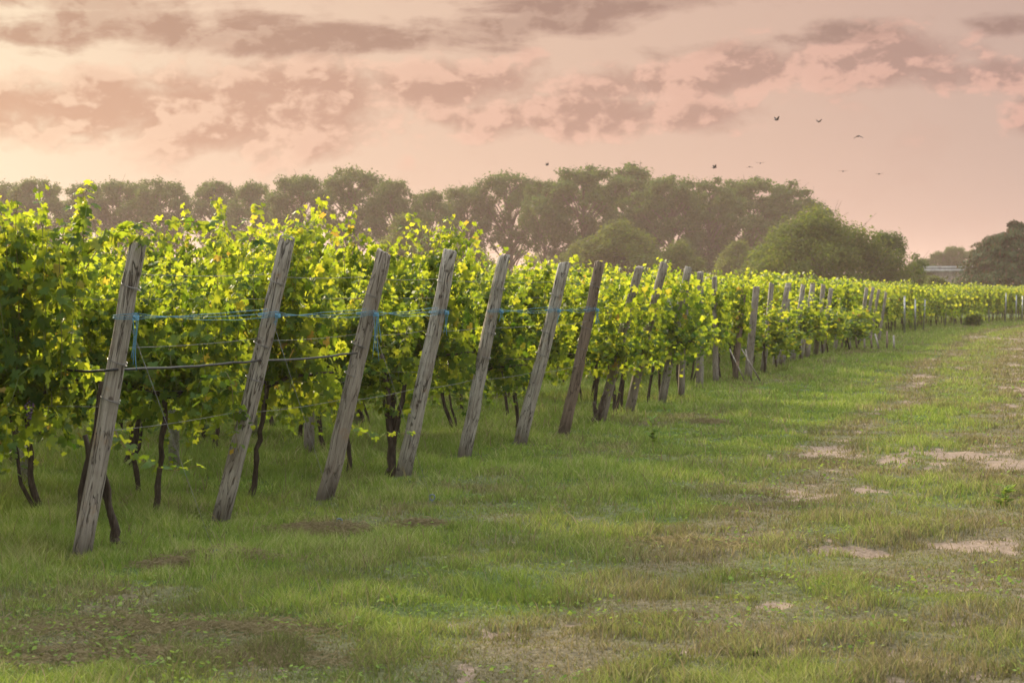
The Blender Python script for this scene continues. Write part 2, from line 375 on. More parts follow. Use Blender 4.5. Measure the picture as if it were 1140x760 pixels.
col = t.mix(t.smooth(t.m('ADD', t.attr('bare'), t.m('MULTIPLY', t.m('SUBTRACT', nf, .5), .6)), .3, .6), col, soil)
principled(t, out, col, .95, .1, t.m('ADD', nf, t.m('MULTIPLY', nm, 2)), .8, .02); M['ground'] = m
tag(link('ground', mesh_np('ground', V, [F], {'bare': gb, 'dry': gd}, True), m), kind='structure')

# ------------------------------------------------------------------ grass
m, t, out = material('grass_blade')
r = t.attr('rnd'); d = t.attr('dry')
gcol = t.ramp(r, [(0, (.048, .096, .015)), (.5, (.112, .188, .032)), (.85, (.195, .265, .06)), (1, (.34, .34, .15))])
dcol = t.ramp(r, [(0, (.05, .050, .020)), (.4, (.095, .085, .038)), (.75, (.16, .13, .070)), (1, (.28, .23, .14))])
col = t.mix(d, gcol, dcol)
p = t.new('ShaderNodeBsdfPrincipled'); t.put(p.inputs['Base Color'], col); p.inputs['Roughness'].default_value = .7; p.inputs['Specular IOR Level'].default_value = .06
tr = t.new('ShaderNodeBsdfTranslucent'); t.put(tr.inputs[0], t.mix(.6, col, t.mix(d, (.33, .41, .055), (.24, .20, .10))))
ms = t.new('ShaderNodeMixShader'); ms.inputs[0].default_value = .4
t.l.new(p.outputs[0], ms.inputs[1]); t.l.new(tr.outputs[0], ms.inputs[2]); t.l.new(ms.outputs[0], out.inputs[0]); M['grass'] = m

def blades(x, y, hgt, wid, dry, rnd, name, lean=.6, label=None, z0=None):
    n = len(x); z = gh(x, y) if z0 is None else z0
    a = rng.uniform(0, 2 * np.pi, n); b = rng.uniform(0, 2 * np.pi, n); ln = hgt * rng.uniform(.1, lean, n)
    side = np.stack([np.cos(a), np.sin(a), np.zeros(n)], -1) * (wid / 2)[:, None]
    ld = np.stack([np.cos(b), np.sin(b), np.zeros(n)], -1) * ln[:, None]
    p0 = np.stack([x, y, z - .006], -1); up = np.zeros((n, 3)); up[:, 2] = hgt
    mid = p0 + up * .55 + ld * .35; tip = p0 + up * .97 + ld
    V = np.stack([p0 - side, p0 + side, mid + side * .8, mid - side * .8, tip], 1).reshape(-1, 3)
    k = np.arange(n)[:, None] * 5
    F4 = k + np.array([[0, 1, 2, 3]]); F3 = k + np.array([[3, 2, 4]])
    o = link(name, mesh_np(name, V, [F4, F3], {'rnd': np.repeat(rnd, 5), 'dry': np.repeat(dry, 5)}), M['grass'])
    return tag(o, label, 'grass', kind='stuff')
def foot_clear(x, y):
    f = np.ones(len(x))
    for px_, py_ in rows[:10]: f *= 1 - .78 * np.exp(-(((x - px_) / .26) ** 2 + ((y - py_ + .12) / .42) ** 2))
    return f
def scatter(N, y0, y1, p, lo, hi):
    """N points with density falling as Y^-p; lo(y), hi(y) give the side limits"""
    u = rng.random(N); q = 1 - p + 1
    yy = (y0 ** q + u * (y1 ** q - y0 ** q)) ** (1 / q) if abs(q) > 1e-6 else y0 * (y1 / y0) ** u
    w_ = hi(yy) - lo(yy); xx = lo(yy) + rng.random(N) * w_
    return xx, yy
N = 950000
x, y = scatter(N, 8.6, 150, 1.85, lambda y: -.262 * y - .3, lambda y: .262 * y + .3)
b, dr = masks(x, y); e = x - edge_x(y)
keep = (rng.random(N) > b * .95) & (rng.random(N) > .25 * dr)
x, y, b, dr, e = x[keep], y[keep], b[keep], dr[keep], e[keep]
tuft = fbm(x * 3.4, y * 2.4, 3, 31); big = fbm(x * .7, y * .7, 3, 44)
hg = (.026 + .055 * sstep(tuft, .40, .72) + .035 * sstep(big, .5, .8)) * (1 - .35 * dr) * rng.uniform(.6, 1.3, len(x))
hg *= 1 + .5 * sstep(-e, -.9, .2) + .25 * (y / 60)
hg *= 1 - .5 * b
hg *= foot_clear(x, y)
hg += .05 * sstep(fbm(x * 1.9 + 9, y * 1.6, 3, 52), .60, .74) * rng.uniform(.4, 1.2, len(x))
stalk = rng.random(len(x)) < .006; hg[stalk] += rng.uniform(.05, .12, stalk.sum())
wd = (.0042 + .0028 * rng.random(len(x))) * np.maximum(1, y / 12) ** .95
rn = np.clip(rng.normal(.46, .27, len(x)) + (tuft - .5) * .9 + (big - .5) * .4 + .12 * sstep(-e, -2.4, -.6), 0, 1)
drb = np.clip(dr + rng.normal(0, .25, len(x)), 0, 1); drb[stalk] = 1; rn[stalk] = rng.uniform(.5, 1, stalk.sum())
blades(x, y, hg, wd, drb, rn, 'mown_grass', 1.1, 'short mown grass with dry patches on the open headland')
# long grass among the rows
N = 260000
x, y = scatter(N, 9.5, 110, 1.8, lambda y: np.maximum(-.27 * y - 1.0, edge_x(y) - 14), lambda y: edge_x(y) + .9)
e = x - edge_x(y); keep = (rng.random(N) < sstep(-e, -.35, .9)) ; x, y, e = x[keep], y[keep], e[keep]
cl = fbm(x * 1.5, y * 1.5, 4, 61); keep = rng.random(len(x)) < sstep(cl, .22, .5); x, y, e, cl = x[keep], y[keep], e[keep], cl[keep]
tall = np.exp(-(((x + 3.0) / .9) ** 2 + ((y - 12.9) / .8) ** 2))
hg = foot_clear(x, y) * (.04 + .12 * sstep(cl, .4, .8) + .05 * tall) * rng.uniform(.5, 1.35, len(x)) * (1 + .15 * y / 40)
wd = (.0045 + .003 * rng.random(len(x))) * np.maximum(1, y / 14) ** .95
drb = np.clip(rng.normal(.10, .16, len(x)) + .5 * sstep(fbm(x, y, 3, 77), .6, .75), 0, 1)
blades(x, y, hg, wd, drb, np.clip(rng.normal(.55, .2, len(x)), 0, 1), 'long_grass', .8, 'long green grass growing under and between the vines')

# raked dead grass lying in low heaps
hx, hy, hz = [], [], []
for (px, py, rx, ry, hh, n) in [(250, 626, .42, .22, .05, 5200), (190, 632, .22, .15, .035, 1800), (355, 592, .42, .25, .045, 3600), (470, 584, .22, .15, .035, 900), (790, 470, .3, .3, .05, 1200),
                            (40, 700, 1.0, .5, .02, 3500), (170, 735, .9, .3, .02, 3500), (250, 700, .5, .35, .02, 2000), (560, 528, .4, .3, .04, 1200), (790, 606, .6, .3, .015, 1500)]:
    c = gp(px, py); q = rng.normal(0, .5, (n, 2)); hx.append(c[0] + q[:, 0] * rx); hy.append(c[1] + q[:, 1] * ry)
    hz.append(np.abs(rng.normal(0, .6, n)) * hh * np.exp(-(q ** 2).sum(1)))
x = np.concatenate(hx); y = np.concatenate(hy); zz = np.concatenate(hz) + gh(x, y) + .004; n = len(x)
a = rng.uniform(0, 2 * np.pi, n); L = rng.uniform(.010, .038, n)
dv = np.stack([np.cos(a), np.sin(a), rng.normal(0, .3, n)], -1) * L[:, None]; sv = np.stack([-np.sin(a), np.cos(a), rng.normal(0, .4, n)], -1) * .0012
P = np.stack([x, y, zz], -1); V = np.stack([P - dv - sv, P - dv + sv, P + dv * .2 + sv + [0, 0, .008], P + dv], 1).reshape(-1, 3)
k = np.arange(n)[:, None] * 4
o = link('dry_hay', mesh_np('dry_hay', V, [k + np.array([[0, 1, 2, 3]])], {'rnd': np.repeat(np.clip(rng.normal(.86, .2, n), 0, 1), 4), 'dry': np.ones(n * 4)}), M['grass'])
tag(o, 'thin heaps of raked dead grass lying on the meadow', 'hay', kind='stuff')
# clover and other small broad leaves in the sward
n = 26000; x, y = scatter(n, 8.8, 40, 1.7, lambda y: -.25 * y, lambda y: .25 * y); b, dr = masks(x, y); cl = fbm(x * 1.3, y * 1.3, 3, 91)
keep = (cl > .54) & (b < .3); x, y = x[keep], y[keep]; n = len(x); s = rng.uniform(.007, .016, n) * np.maximum(1, y / 16)
a = rng.uniform(0, 6.28, n); c1 = np.stack([np.cos(a), np.sin(a), rng.normal(0, .35, n)], -1) * s[:, None]; c2 = np.stack([-np.sin(a), np.cos(a), rng.normal(0, .35, n)], -1) * s[:, None]
P = np.stack([x, y, gh(x, y) + rng.uniform(.015, .05, n)], -1); V = np.stack([P - c1, P - c2 * .8, P + c1, P + c2 * .8], 1).reshape(-1, 3)
k = np.arange(n)[:, None] * 4
o = link('clover', mesh_np('clover', V, [k + np.array([[0, 1, 2, 3]])], {'rnd': np.repeat(rng.uniform(.2, .9, n), 4), 'dry': np.zeros(n * 4)}), M['grass'])
tag(o, 'small broad clover leaves scattered through the short grass', 'clover', kind='stuff')

# ------------------------------------------------------------------ vine leaves
half = [(.10, -.26), (.44, -.42), (.66, -.16), (.74, .02), (.50, .16), (.70, .50), (.55, .66), (.27, .52), (.12, .86)]
OUT_HI = np.array(half + [(0, 1.02)] + [(-a, b) for a, b in reversed(half)])
half = [(.12, -.25), (.66, -.22), (.50, .16), (.66, .58), (.26, .55)]
OUT_MID = np.array(half + [(0, 1.0)] + [(-a, b) for a, b in reversed(half)])
half = [(.5, -.3), (.6, .45)]
OUT_LO = np.array(half + [(0, 1.0)] + [(-a, b) for a, b in reversed(half)])
def leaves(P, Nn, T, S, rnd, outl):
    """P base points, Nn normals, T tip directions, S sizes"""
    n = len(P); k = len(outl)
    Nn = Nn / (np.linalg.norm(Nn, axis=1)[:, None] + 1e-9); T = T - (T * Nn).sum(1)[:, None] * Nn; T /= np.linalg.norm(T, axis=1)[:, None] + 1e-9
    B = np.cross(Nn, T)
    ox, oy = outl[:, 0], outl[:, 1]; fold = rng.uniform(-.45, .25, n); droop = rng.uniform(-.35, .05, n); wv = rng.normal(0, .07, (n, k))
    oz = fold[:, None] * np.abs(ox)[None] + droop[:, None] * (oy[None] ** 2) + wv
    rim_ = P[:, None] + S[:, None, None] * (ox[None, :, None] * B[:, None] + oy[None, :, None] * T[:, None] + oz[:, :, None] * Nn[:, None])
    V = np.concatenate([P[:, None], rim_], 1).reshape(-1, 3)
    j = np.arange(1, k); tri = np.stack([np.zeros(k - 1, int), j, j + 1], -1)
    F = (np.arange(n)[:, None, None] * (k + 1) + tri[None]).reshape(-1, 3)
    return V, F, np.repeat(rnd, k + 1)
def shoot_leaves(path, spacing, size, petiole, r):
    """leaf bases, normals, tips along one shoot path"""
    path = np.asarray(path); seg = np.linalg.norm(np.diff(path, axis=0), axis=1); s = np.concatenate([[0], np.cumsum(seg)])
    m_ = max(2, int(s[-1] / spacing)); q = (np.arange(m_) + r.random(m_) * .6) * s[-1] / m_
    pos = np.stack([np.interp(q, s, path[:, i]) for i in range(3)], -1)
    an = np.arange(m_) * 2.6 + r.uniform(0, 6.28) + r.normal(0, .5, m_)
    out = np.stack([np.cos(an), np.sin(an), r.uniform(-.2, .5, m_)], -1)
    base = pos + out * (petiole * r.uniform(.5, 1.3, m_))[:, None]
    nn = out * .75 + np.stack([r.normal(0, .35, m_), r.normal(0, .35, m_), r.uniform(.1, 1.1, m_)], -1)
    tip = out * .5 + np.stack([r.normal(0, .4, m_), r.normal(0, .4, m_), r.uniform(-1.2, -.1, m_)], -1)
    sz = size * r.uniform(.65, 1.25, m_) * np.clip(1.6 - q / s[-1], .78, 1)
    return base, nn, tip, sz, pos
def make_vine(seed, top=2.15, nshoot=17, detail='hi', tall=0, lean=0.0, low=.65, length=1.15):
    r = np.random.default_rng(seed); root = empty('grapevine', (0, 0, 0))
    hi = detail == 'hi'; outl = {'hi': OUT_HI, 'mid': OUT_MID, 'lo': OUT_LO}[detail]
    spacing = {'hi': .030, 'mid': .044, 'lo': .066}[detail]; size = {'hi': .055, 'mid': .072, 'lo': .100}[detail]
    # trunk: one gnarled stem with two arms along the wire
    mb = MB(); k = 14 if hi else 7; zt = .92
    zz = np.linspace(-.05, zt, k); wob = np.cumsum(r.normal(0, .010, (k, 2)), 0)
    lx = r.uniform(-.16, .16)
    pts = np.stack([wob[:, 0] + lx * (zz / zt - 1), wob[:, 1], zz], -1)
    rad = np.interp(zz, [-.05, .1, zt], [.036, .024, .020]) * r.uniform(.85, 1.2, k)
    mb.tube(pts, rad, 8 if hi else 5)
    if r.random() < .25:
        p2 = pts + np.stack([np.linspace(.0, .09, k) + .035, r.normal(0, .012, k) + .03, zz * 0], -1); mb.tube(p2[:-1], rad[:-1] * .6, 7 if hi else 4)
    for sgn in (-1, 1):
        q = np.linspace(0, 1, 7); arm = np.stack([pts[-1, 0] + sgn * q * length * .5, pts[-1, 1] + r.normal(0, .012, 7), zt + .10 * np.sin(q * 2) + r.normal(0, .012, 7)], -1)
        mb.tube(arm, np.linspace(.018, .009, 7), 6 if hi else 4)
    trunk = mb.build('trunk', M['bark'], root)
    # shoots
    B, Nn, T, S = [], [], [], []; st = MB()
    for i in range(nshoot + tall):
        x0 = (i + r.random()) / (nshoot + tall) * length - length / 2; y0 = r.normal(0, .04); z0 = zt + r.uniform(-.02, .1)
        kind = r.random(); is_tall = i >= nshoot
        if is_tall: x0 = r.uniform(-.45, .45)
        if is_tall: h = r.uniform(.05, .26) + top - z0; sp = r.normal(0, .12); drp = 0
        elif kind < .54: h = top - z0 + r.normal(0, .10); sp = r.normal(0, .20); drp = r.uniform(0, .12)
        else: h = r.uniform(.5, .95); sp = r.choice([-1, 1]) * r.uniform(.25, .42); drp = h * r.uniform(.9, 1.75)
        q = np.linspace(0, 1, 10)
        px = x0 + r.normal(0, .14) * q + lean * q ** 1.5 * (1 if h > .9 else .4) + np.cumsum(r.normal(0, .012, 10))
        py = y0 + sp * np.sin(q * 1.5) + np.cumsum(r.normal(0, .012, 10))
        pz = z0 + h * q - drp * q ** 2.2
        pz = np.maximum(pz, low * r.uniform(.75, 1.1))
        path = np.stack([px, py, pz], -1)
        b_, n_, t_, s_, pos = shoot_leaves(path, spacing, size, .055, r)
        keep = r.random(len(b_)) < .95
        B.append(b_[keep]); Nn.append(n_[keep]); T.append(t_[keep]); S.append(s_[keep])
        if hi: st.tube(path, np.linspace(.0045, .002, 10), 4, a=.25 + .7 * r.random(), cap=False)
        # side shoots fill the hedge
        for s_i in range(3 if hi else 2):
            q0 = r.uniform(.1, 1.0); p0 = np.array([np.interp(q0, q, path[:, c]) for c in range(3)])
            d_ = np.array([r.normal(0, .14), r.choice([-1, 1]) * r.uniform(.05, .24), r.uniform(-.28, .14)])
            sub = p0 + np.linspace(0, 1, 5)[:, None] * d_; sub[:, 2] = np.maximum(sub[:, 2], low * .75)
            b_, n_, t_, s_, pos = shoot_leaves(sub, spacing, size * .85, .04, r)
            B.append(b_); Nn.append(n_); T.append(t_); S.append(s_)
    m_ = {'hi': 330, 'mid': 170, 'lo': 90}[detail]     # leaves deep inside the hedge
    B.append(np.stack([r.uniform(-.58, .58, m_) * length, r.normal(0, .10, m_), r.uniform(.72, top - .2, m_)], -1)); an = r.uniform(0, 6.28, m_)
    Nn.append(np.stack([np.cos(an), np.sin(an) * 1.6, r.uniform(-.1, .8, m_)], -1)); T.append(np.stack([r.normal(0, .4, m_), r.normal(0, .4, m_), r.uniform(-1.2, -.3, m_)], -1)); S.append(size * 1.15 * r.uniform(.8, 1.3, m_))
    B, Nn, T, S = map(np.concatenate, (B, Nn, T, S))
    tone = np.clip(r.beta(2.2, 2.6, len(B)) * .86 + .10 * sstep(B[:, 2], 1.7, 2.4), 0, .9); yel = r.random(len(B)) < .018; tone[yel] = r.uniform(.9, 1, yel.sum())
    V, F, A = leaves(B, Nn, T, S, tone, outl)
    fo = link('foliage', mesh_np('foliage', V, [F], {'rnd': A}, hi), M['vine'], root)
    if hi:
        st.build('shoot_stem', M['stem'], root)
        for gidx in range(r.integers(0, 3)):
            gm = MB(); c0 = np.array([r.uniform(-.45, .45), r.choice([-1, 1]) * .17, r.uniform(.95, 1.1)])
            for bq in range(26):
                hz_ = r.random(); rr = .035 * (1 - hz_ * .8); an = r.uniform(0, 6.28)
                c = c0 + [rr * math.cos(an), rr * math.sin(an), -hz_ * .12]; ico(gm, c, .0085)
            gm.build('grape_bunch', M['grape'], root)
    return root
def ico(mb, c, r_, a=.5):
    u = np.array([[0, 0, 1], [1, 0, 0], [0, 1, 0], [-1, 0, 0], [0, -1, 0], [0, 0, -1]], float)
    e = [(0, 1, 2), (0, 2, 3), (0, 3, 4), (0, 4, 1), (5, 2, 1), (5, 3, 2), (5, 4, 3), (5, 1, 4)]
    V = []; F = []
    for f in e:
        A_, B_, C_ = u[list(f)]; m1 = (A_ + B_); m2 = (B_ + C_); m3 = (C_ + A_); m1 /= np.linalg.norm(m1); m2 /= np.linalg.norm(m2); m3 /= np.linalg.norm(m3)
        n = len(V); V += [A_, B_, C_, m1, m2, m3]; F += [(n, n + 3, n + 5), (n + 3, n + 1, n + 4), (n + 5, n + 4, n + 2), (n + 3, n + 4, n + 5)]
    mb.add(np.array(V) * r_ + c, None, F, a)

LEANS = ['leaning post %s' % s for s in []]
ORD = ['first', 'second', 'third', 'fourth', 'fifth', 'sixth', 'seventh', 'eighth', 'ninth', 'tenth', 'eleventh', 'twelfth', 'thirteenth', 'fourteenth']
hi_v = [make_vine(100 + i, top=[2.12, 2.0, 2.18, 2.08, 2.22, 2.05][i], nshoot=36, tall=[1, 0, 2, 0, 2, 0][i], low=.36) for i in range(6)]
hi_end = [make_vine(130 + i, top=[2.05, 2.15][i], nshoot=36, tall=[3, 6][i], lean=[.10, .3][i], low=.36) for i in range(2)]
hi_tall = make_vine(140, top=2.14, nshoot=42, tall=7, low=.34)
hi_low = make_vine(141, top=1.86, nshoot=38, tall=0, low=.45)
mid_v = [make_vine(200 + i, top=[2.1, 1.98, 2.15, 2.05, 2.2][i], nshoot=32, detail='mid', low=.36, tall=[0, 0, 1, 0, 0][i]) for i in range(5)]
lo_v = [make_vine(300 + i, top=[2.05, 1.95, 2.12, 2.0][i], nshoot=26, detail='lo', tall=[2, 4, 5, 3][i], low=.28) for i in range(4)]
used = set(); VG = 'grapevines trained in rows'
def put_vine(src, x, y, rz, label, sc_=(1, 1, 1), group=VG):
    o = src if src.name not in used else copy_tree(src)
    used.add(src.name)
    o.location = (x, y, float(gh(x, y))); o.rotation_euler = (0, 0, rz); o.scale = sc_
    return tag(o, label, 'grapevine', group)
row_ang = math.atan2(RD[1], RD[0])            # local x of a vine lies along its row, + points away from the headland
placed = 0; stuffB = []
for k, (ex, ey) in enumerate(rows):
    left = -.2375 * ey - 1.0                 # as far as the photograph's left edge
    L = min(8.5, (ex - left) / .965) if ey < 42 else 4.6
    nv = max(2, int(L / 1.05))
    for i in range(nv):
        zsc = random.uniform(.90, .99) if k < 3 or ey >= 27 else random.uniform(.86, .94)
        s = .34 + i * 1.05 + random.uniform(-.08, .08) - (.25 if k in (7, 8, 9) and i == 0 else -.4 if k == 0 and i == 0 else -.22 if k < 7 else 0)
        x, y = ex + RD[0] * s, ey + RD[1] * s
        if 1 <= k < 7 and i == 0: x += RN[0] * .12; y += RN[1] * .12
        if 14 <= k <= 27 and k % 3 != 2 and i == 0:
            s = -.30 + random.uniform(-.25, .15); x, y = ex + RD[0] * s - RN[0] * .5, ey + RD[1] * s - RN[1] * .5; zsc = random.uniform(.46, .72)
        if k in (7, 8, 9) and i == 0: x -= RN[0] * .2; y -= RN[1] * .2
        flip = math.pi if random.random() < .5 else 0
        if ey < 27:
            src = hi_v[random.randrange(6)]
            if i == 0: src = hi_end[0 if k in (3, 6) else 1]; flip = math.pi
            if k == 0: src = [hi_tall, hi_v[4], hi_v[2]][min(i, 2)]; flip = 0
            if k == 1: src = [hi_low, hi_v[1], hi_low, hi_v[5], hi_low][i % 5]; zsc = 1.0
            if k == 2 and i > 0: zsc = .95
            if k == 4: zsc = 1.05
            if k == 6: zsc = 1.0
            if k == 2 and i == 0: zsc = 1.02
            if k == 0: zsc = 1.02
        elif ey < 46: src = mid_v[random.randrange(5)]
        else: src = lo_v[random.randrange(4)]
        if k < 14:
            if i == 0: lab = 'grapevine at the end post, %s row from the left, yellow-green top leaves' % ORD[k]
            else: lab = 'leafy grapevine, number %d in from the end post of the %s row from the left' % (i + 1, ORD[k])
            grp = VG
        else:
            z = (k - 14) // 8
            zone = ['just behind the last upright wooden posts', 'behind the bushy clump of grey posts', 'behind the second cluster of leaning grey posts', 'beside the three pale metal posts',
                    'right of the pale metal posts', 'in the far rows at the right edge', 'in the farthest rows by the right edge', 'in the very last rows'][min(z, 7)]
            lab = 'small distant grapevine ' + zone; grp = 'distant grapevines ' + zone
        put_vine(src, x, y, row_ang + flip, lab, (1, 1.0 if ey < 46 else 1.25, zsc * (1 if ey < 46 else 1.06)), grp); placed += 1
    # remainder of each row, further in
    L2 = min(34, (ex - left) / .965 + 2) if ey > 24 else L + 3.5
    s0 = .34 + nv * 1.05 - .5
    if L2 > s0: stuffB.append((ex, ey, s0, L2))
print('vines placed', placed)
r = np.random.default_rng(5); B, S = [], []
tm = MB()
for (ex, ey, s0, L2) in stuffB:
    n = int((L2 - s0) * (150 if ey < 60 else 110)); s = r.uniform(s0, L2, n); hmp = 2.0 + .28 * (fbm(s * .8, np.full(n, ey), 3, 8) - .5) * 2
    z = .45 + (hmp - .45) * r.random(n) ** .6; w_ = r.normal(0, .17, n)
    B.append(np.stack([ex + RD[0] * s + RN[0] * w_, ey + RD[1] * s + RN[1] * w_, z], -1)); S.append(np.full(n, .125))
    if ey < 75:
        for sx in np.arange(s0 + .3, L2, 1.05):
            sx += r.uniform(-.1, .1); q = np.array([ex + RD[0] * sx, ey + RD[1] * sx]); l_ = r.normal(0, .05, 2)
            tm.tube([[q[0] + l_[0], q[1] + l_[1], -.05], [q[0], q[1], .4], [q[0] - l_[0], q[1], 1.0]], [.035, .026, .022], 5, cap=False)
B = np.concatenate(B); S = np.concatenate(S) * r.uniform(.7, 1.3, len(B)); n = len(B)
an = r.uniform(0, 6.28, n); Nn = np.stack([np.cos(an), np.sin(an), r.uniform(0, 1.2, n)], -1); T = np.stack([r.normal(0, .5, n), r.normal(0, .5, n), r.uniform(-1.2, .3, n)], -1)
V, F, A = leaves(B, Nn, T, S, np.clip(r.beta(2.2, 2.6, n) * .9, 0, 1), OUT_LO)
vr = link('vine_rows', mesh_np('vine_rows', V, [F], {'rnd': A}), M['vine']); tag(vr, 'rest of the vine rows running on behind the nearer vines', 'grapevines', kind='stuff')
tk = tm.build('trunk', M['bark'], vr); tag(tk, kind='stuff')

# long free shoots near the first posts, parts of the first row's end vine
def free_shoot(path, parent, seed, spacing=.05, size=.075, rad=.004):
    r = np.random.default_rng(seed); path = np.asarray(path, float)
    s = np.linspace(0, 1, 30); k = len(path); from_ = np.linspace(0, 1, k)
    p = np.stack([np.interp(s, from_, path[:, i]) for i in range(3)], -1)
    for _ in range(4): p[1:-1] = (p[:-2] + 2 * p[1:-1] + p[2:]) / 4
    p += np.cumsum(r.normal(0, .003, p.shape), 0)
    mi = parent.matrix_basis.inverted(); 
    loc = np.array([list(mi @ Vector(q)) for q in p])
    mb = MB(); mb.tube(loc, np.linspace(rad, rad * .4, 30), 5, a=.1)
    st = mb.build('cane', M['stem'], parent)
    b_, n_, t_, s_, _p = shoot_leaves(loc, spacing, size, .05, r); n_[:, 2] += .4
    V, F, A = leaves(b_, n_, t_, s_, np.clip(r.beta(3, 2, len(b_)) * .84, 0, .86), OUT_HI)
    link('leaves', mesh_np('leaves', V, [F], {'rnd': A}, True), M['vine'], st)
    return st
def wp(px, py, d): return (((px - 570) / FPX * d), d, EYE + (HOR - py) / FPX * d)   # a point seen at photo spot px, py at depth d
first = hi_tall; second = hi_low
free_shoot([wp(95, 300, 13.9), wp(120, 262, 13.8), wp(155, 248, 13.7), wp(200, 247, 13.7), wp(240, 249, 13.8), wp(262, 262, 13.9), wp(300, 272, 14.0), wp(330, 258, 14.1)], first, 1, .045, .066)
free_shoot([wp(90, 290, 13.75), wp(120, 268, 13.6), wp(150, 252, 13.5), wp(165, 262, 13.45), wp(160, 285, 13.45)], first, 2, .028, .064)
free_shoot([wp(60, 300, 13.8), wp(85, 250, 13.8), wp(98, 215, 13.8), wp(105, 205, 13.8)], first, 3, .020, .060)
free_shoot([wp(70, 320, 13.7), wp(90, 270, 13.7), wp(88, 230, 13.7), wp(86, 208, 13.7)], first, 13, .021, .062)
free_shoot([wp(55, 320, 13.7), wp(72, 280, 13.7), wp(75, 250, 13.7)], first, 14, .021, .062)
free_shoot([wp(120, 460, 13.9), wp(130, 488, 13.7), wp(150, 508, 13.6), wp(185, 523, 13.5), wp(225, 515, 13.5)], first, 4, .033, .060)
free_shoot([wp(0, 260, 13.8), wp(30, 235, 13.8), wp(55, 250, 13.8), wp(75, 262, 13.8)], first, 5, .034, .062)
free_shoot([wp(380, 455, 18.6), wp(390, 478, 18.4), wp(420, 488, 18.2), wp(462, 482, 18.1)], hi_low, 6, .05, .06)

# ------------------------------------------------------------------ end posts
def post_mesh(seed, H, wdt, dep, crackw=.2, seg=12, rings=16, round_=.5, chamfer=True):
    r = np.random.default_rng(seed); an = np.linspace(0, 2 * np.pi, seg * 2, endpoint=False); ns = len(an)
    # superellipse between round and squared
    e = 1.0 - round_ * .55
    ca, sa = np.cos(an), np.sin(an); base_ = np.stack([np.sign(ca) * np.abs(ca) ** e, np.sign(sa) * np.abs(sa) ** e], -1)
    irr = 1 + r.normal(0, .035, ns); gi = r.integers(0, ns, 2)
    z = np.linspace(-.25, H, rings); V = []
    bend = np.cumsum(r.normal(0, .004, (rings, 2)), 0); bend -= bend[1]
    tw = np.cumsum(r.normal(0, .02, rings))
    for j in range(rings):
        sc_ = 1.08 - .16 * (z[j] / H); q = base_ * irr[:, None] * (1 + r.normal(0, .012, (ns, 1)))
        for g_, dpt in zip(gi, (.30, .16)): q[g_] *= 1 - dpt * (0.4 + .6 * max(z[j], 0) / H)
        c_, s_ = math.cos(tw[j]), math.sin(tw[j]); q = q @ np.array([[c_, s_], [-s_, c_]])
        V.append(np.stack([q[:, 0] * wdt / 2 * sc_ + bend[j, 0], q[:, 1] * dep / 2 * sc_ + bend[j, 1], np.full(ns, z[j])], -1))
    slope = r.normal(0, .18, 2); V[-1][:, 2] += V[-1][:, 0] * slope[0] + V[-1][:, 1] * slope[1] + r.normal(0, .004, ns)
    top = V[-1].mean(0); rim_ = top + (V[-1] - top) * .86; rim_[:, 2] += .008; V[-1][:, 2] -= .004
    V.append(rim_); V.append(np.array([top + [0, 0, .007]])); V = np.concatenate(V); k = rings + 1
    i = np.arange(k - 1)[:, None] * ns; j = np.arange(ns)[None]; j2 = (j + 1) % ns
    F4 = np.stack([i + j, i + j2, i + ns + j2, i + ns + j], -1).reshape(-1, 4)
    jj = np.arange(ns); F3 = np.stack([(k - 1) * ns + jj, (k - 1) * ns + (jj + 1) % ns, np.full(ns, k * ns)], -1)
    me = mesh_np('post', V, [F4, F3], {}, True); return me
TOPS = [(155, 271, 24, 'g'), (319, 264, 20, 'g'), (424, 279, 20, 'g'), (502, 280, 18, 'g'), (563, 285, 14, 'g'), (627, 293, 14, 'g'), (668, 292, 14, 'd'), (713, 297, 12, 'g'), (739, 293, 12, 'g'),
        (766, 298, 12, 'g'), (764, 300, 9, 'g'), (780, 303, 8.5, 'g'), (798, 308, 7.5, 'g'), (827, 318, 7.5, 'd')]
LAB = ['thickest leaning grey post with a deep split, vine leaves over its top', 'long leaning grey post holding the right end of the black hose',
       'leaning pale grey post with blue twine tails hanging from its right side', 'leaning grey post grown together with a dark forked vine trunk',
       'slim leaning split post, fifth from the left', 'slim leaning grey post, sixth from the left', 'dark reddish brown leaning post, seventh from the left',
       'leaning grey post mostly buried in vine leaves, eighth from the left', 'leaning grey post with leaves across its middle, ninth from the left',
       'leaning grey post crossed by a white tie, tenth from the left', 'thin upright grey post touching the foot of the tenth leaning post', 'thin upright pale grey post standing free, first of two alike',
       'thin upright pale grey post, second of the two standing free', 'slightly leaning dark brown post just before the bushy clump']
wrapm = []
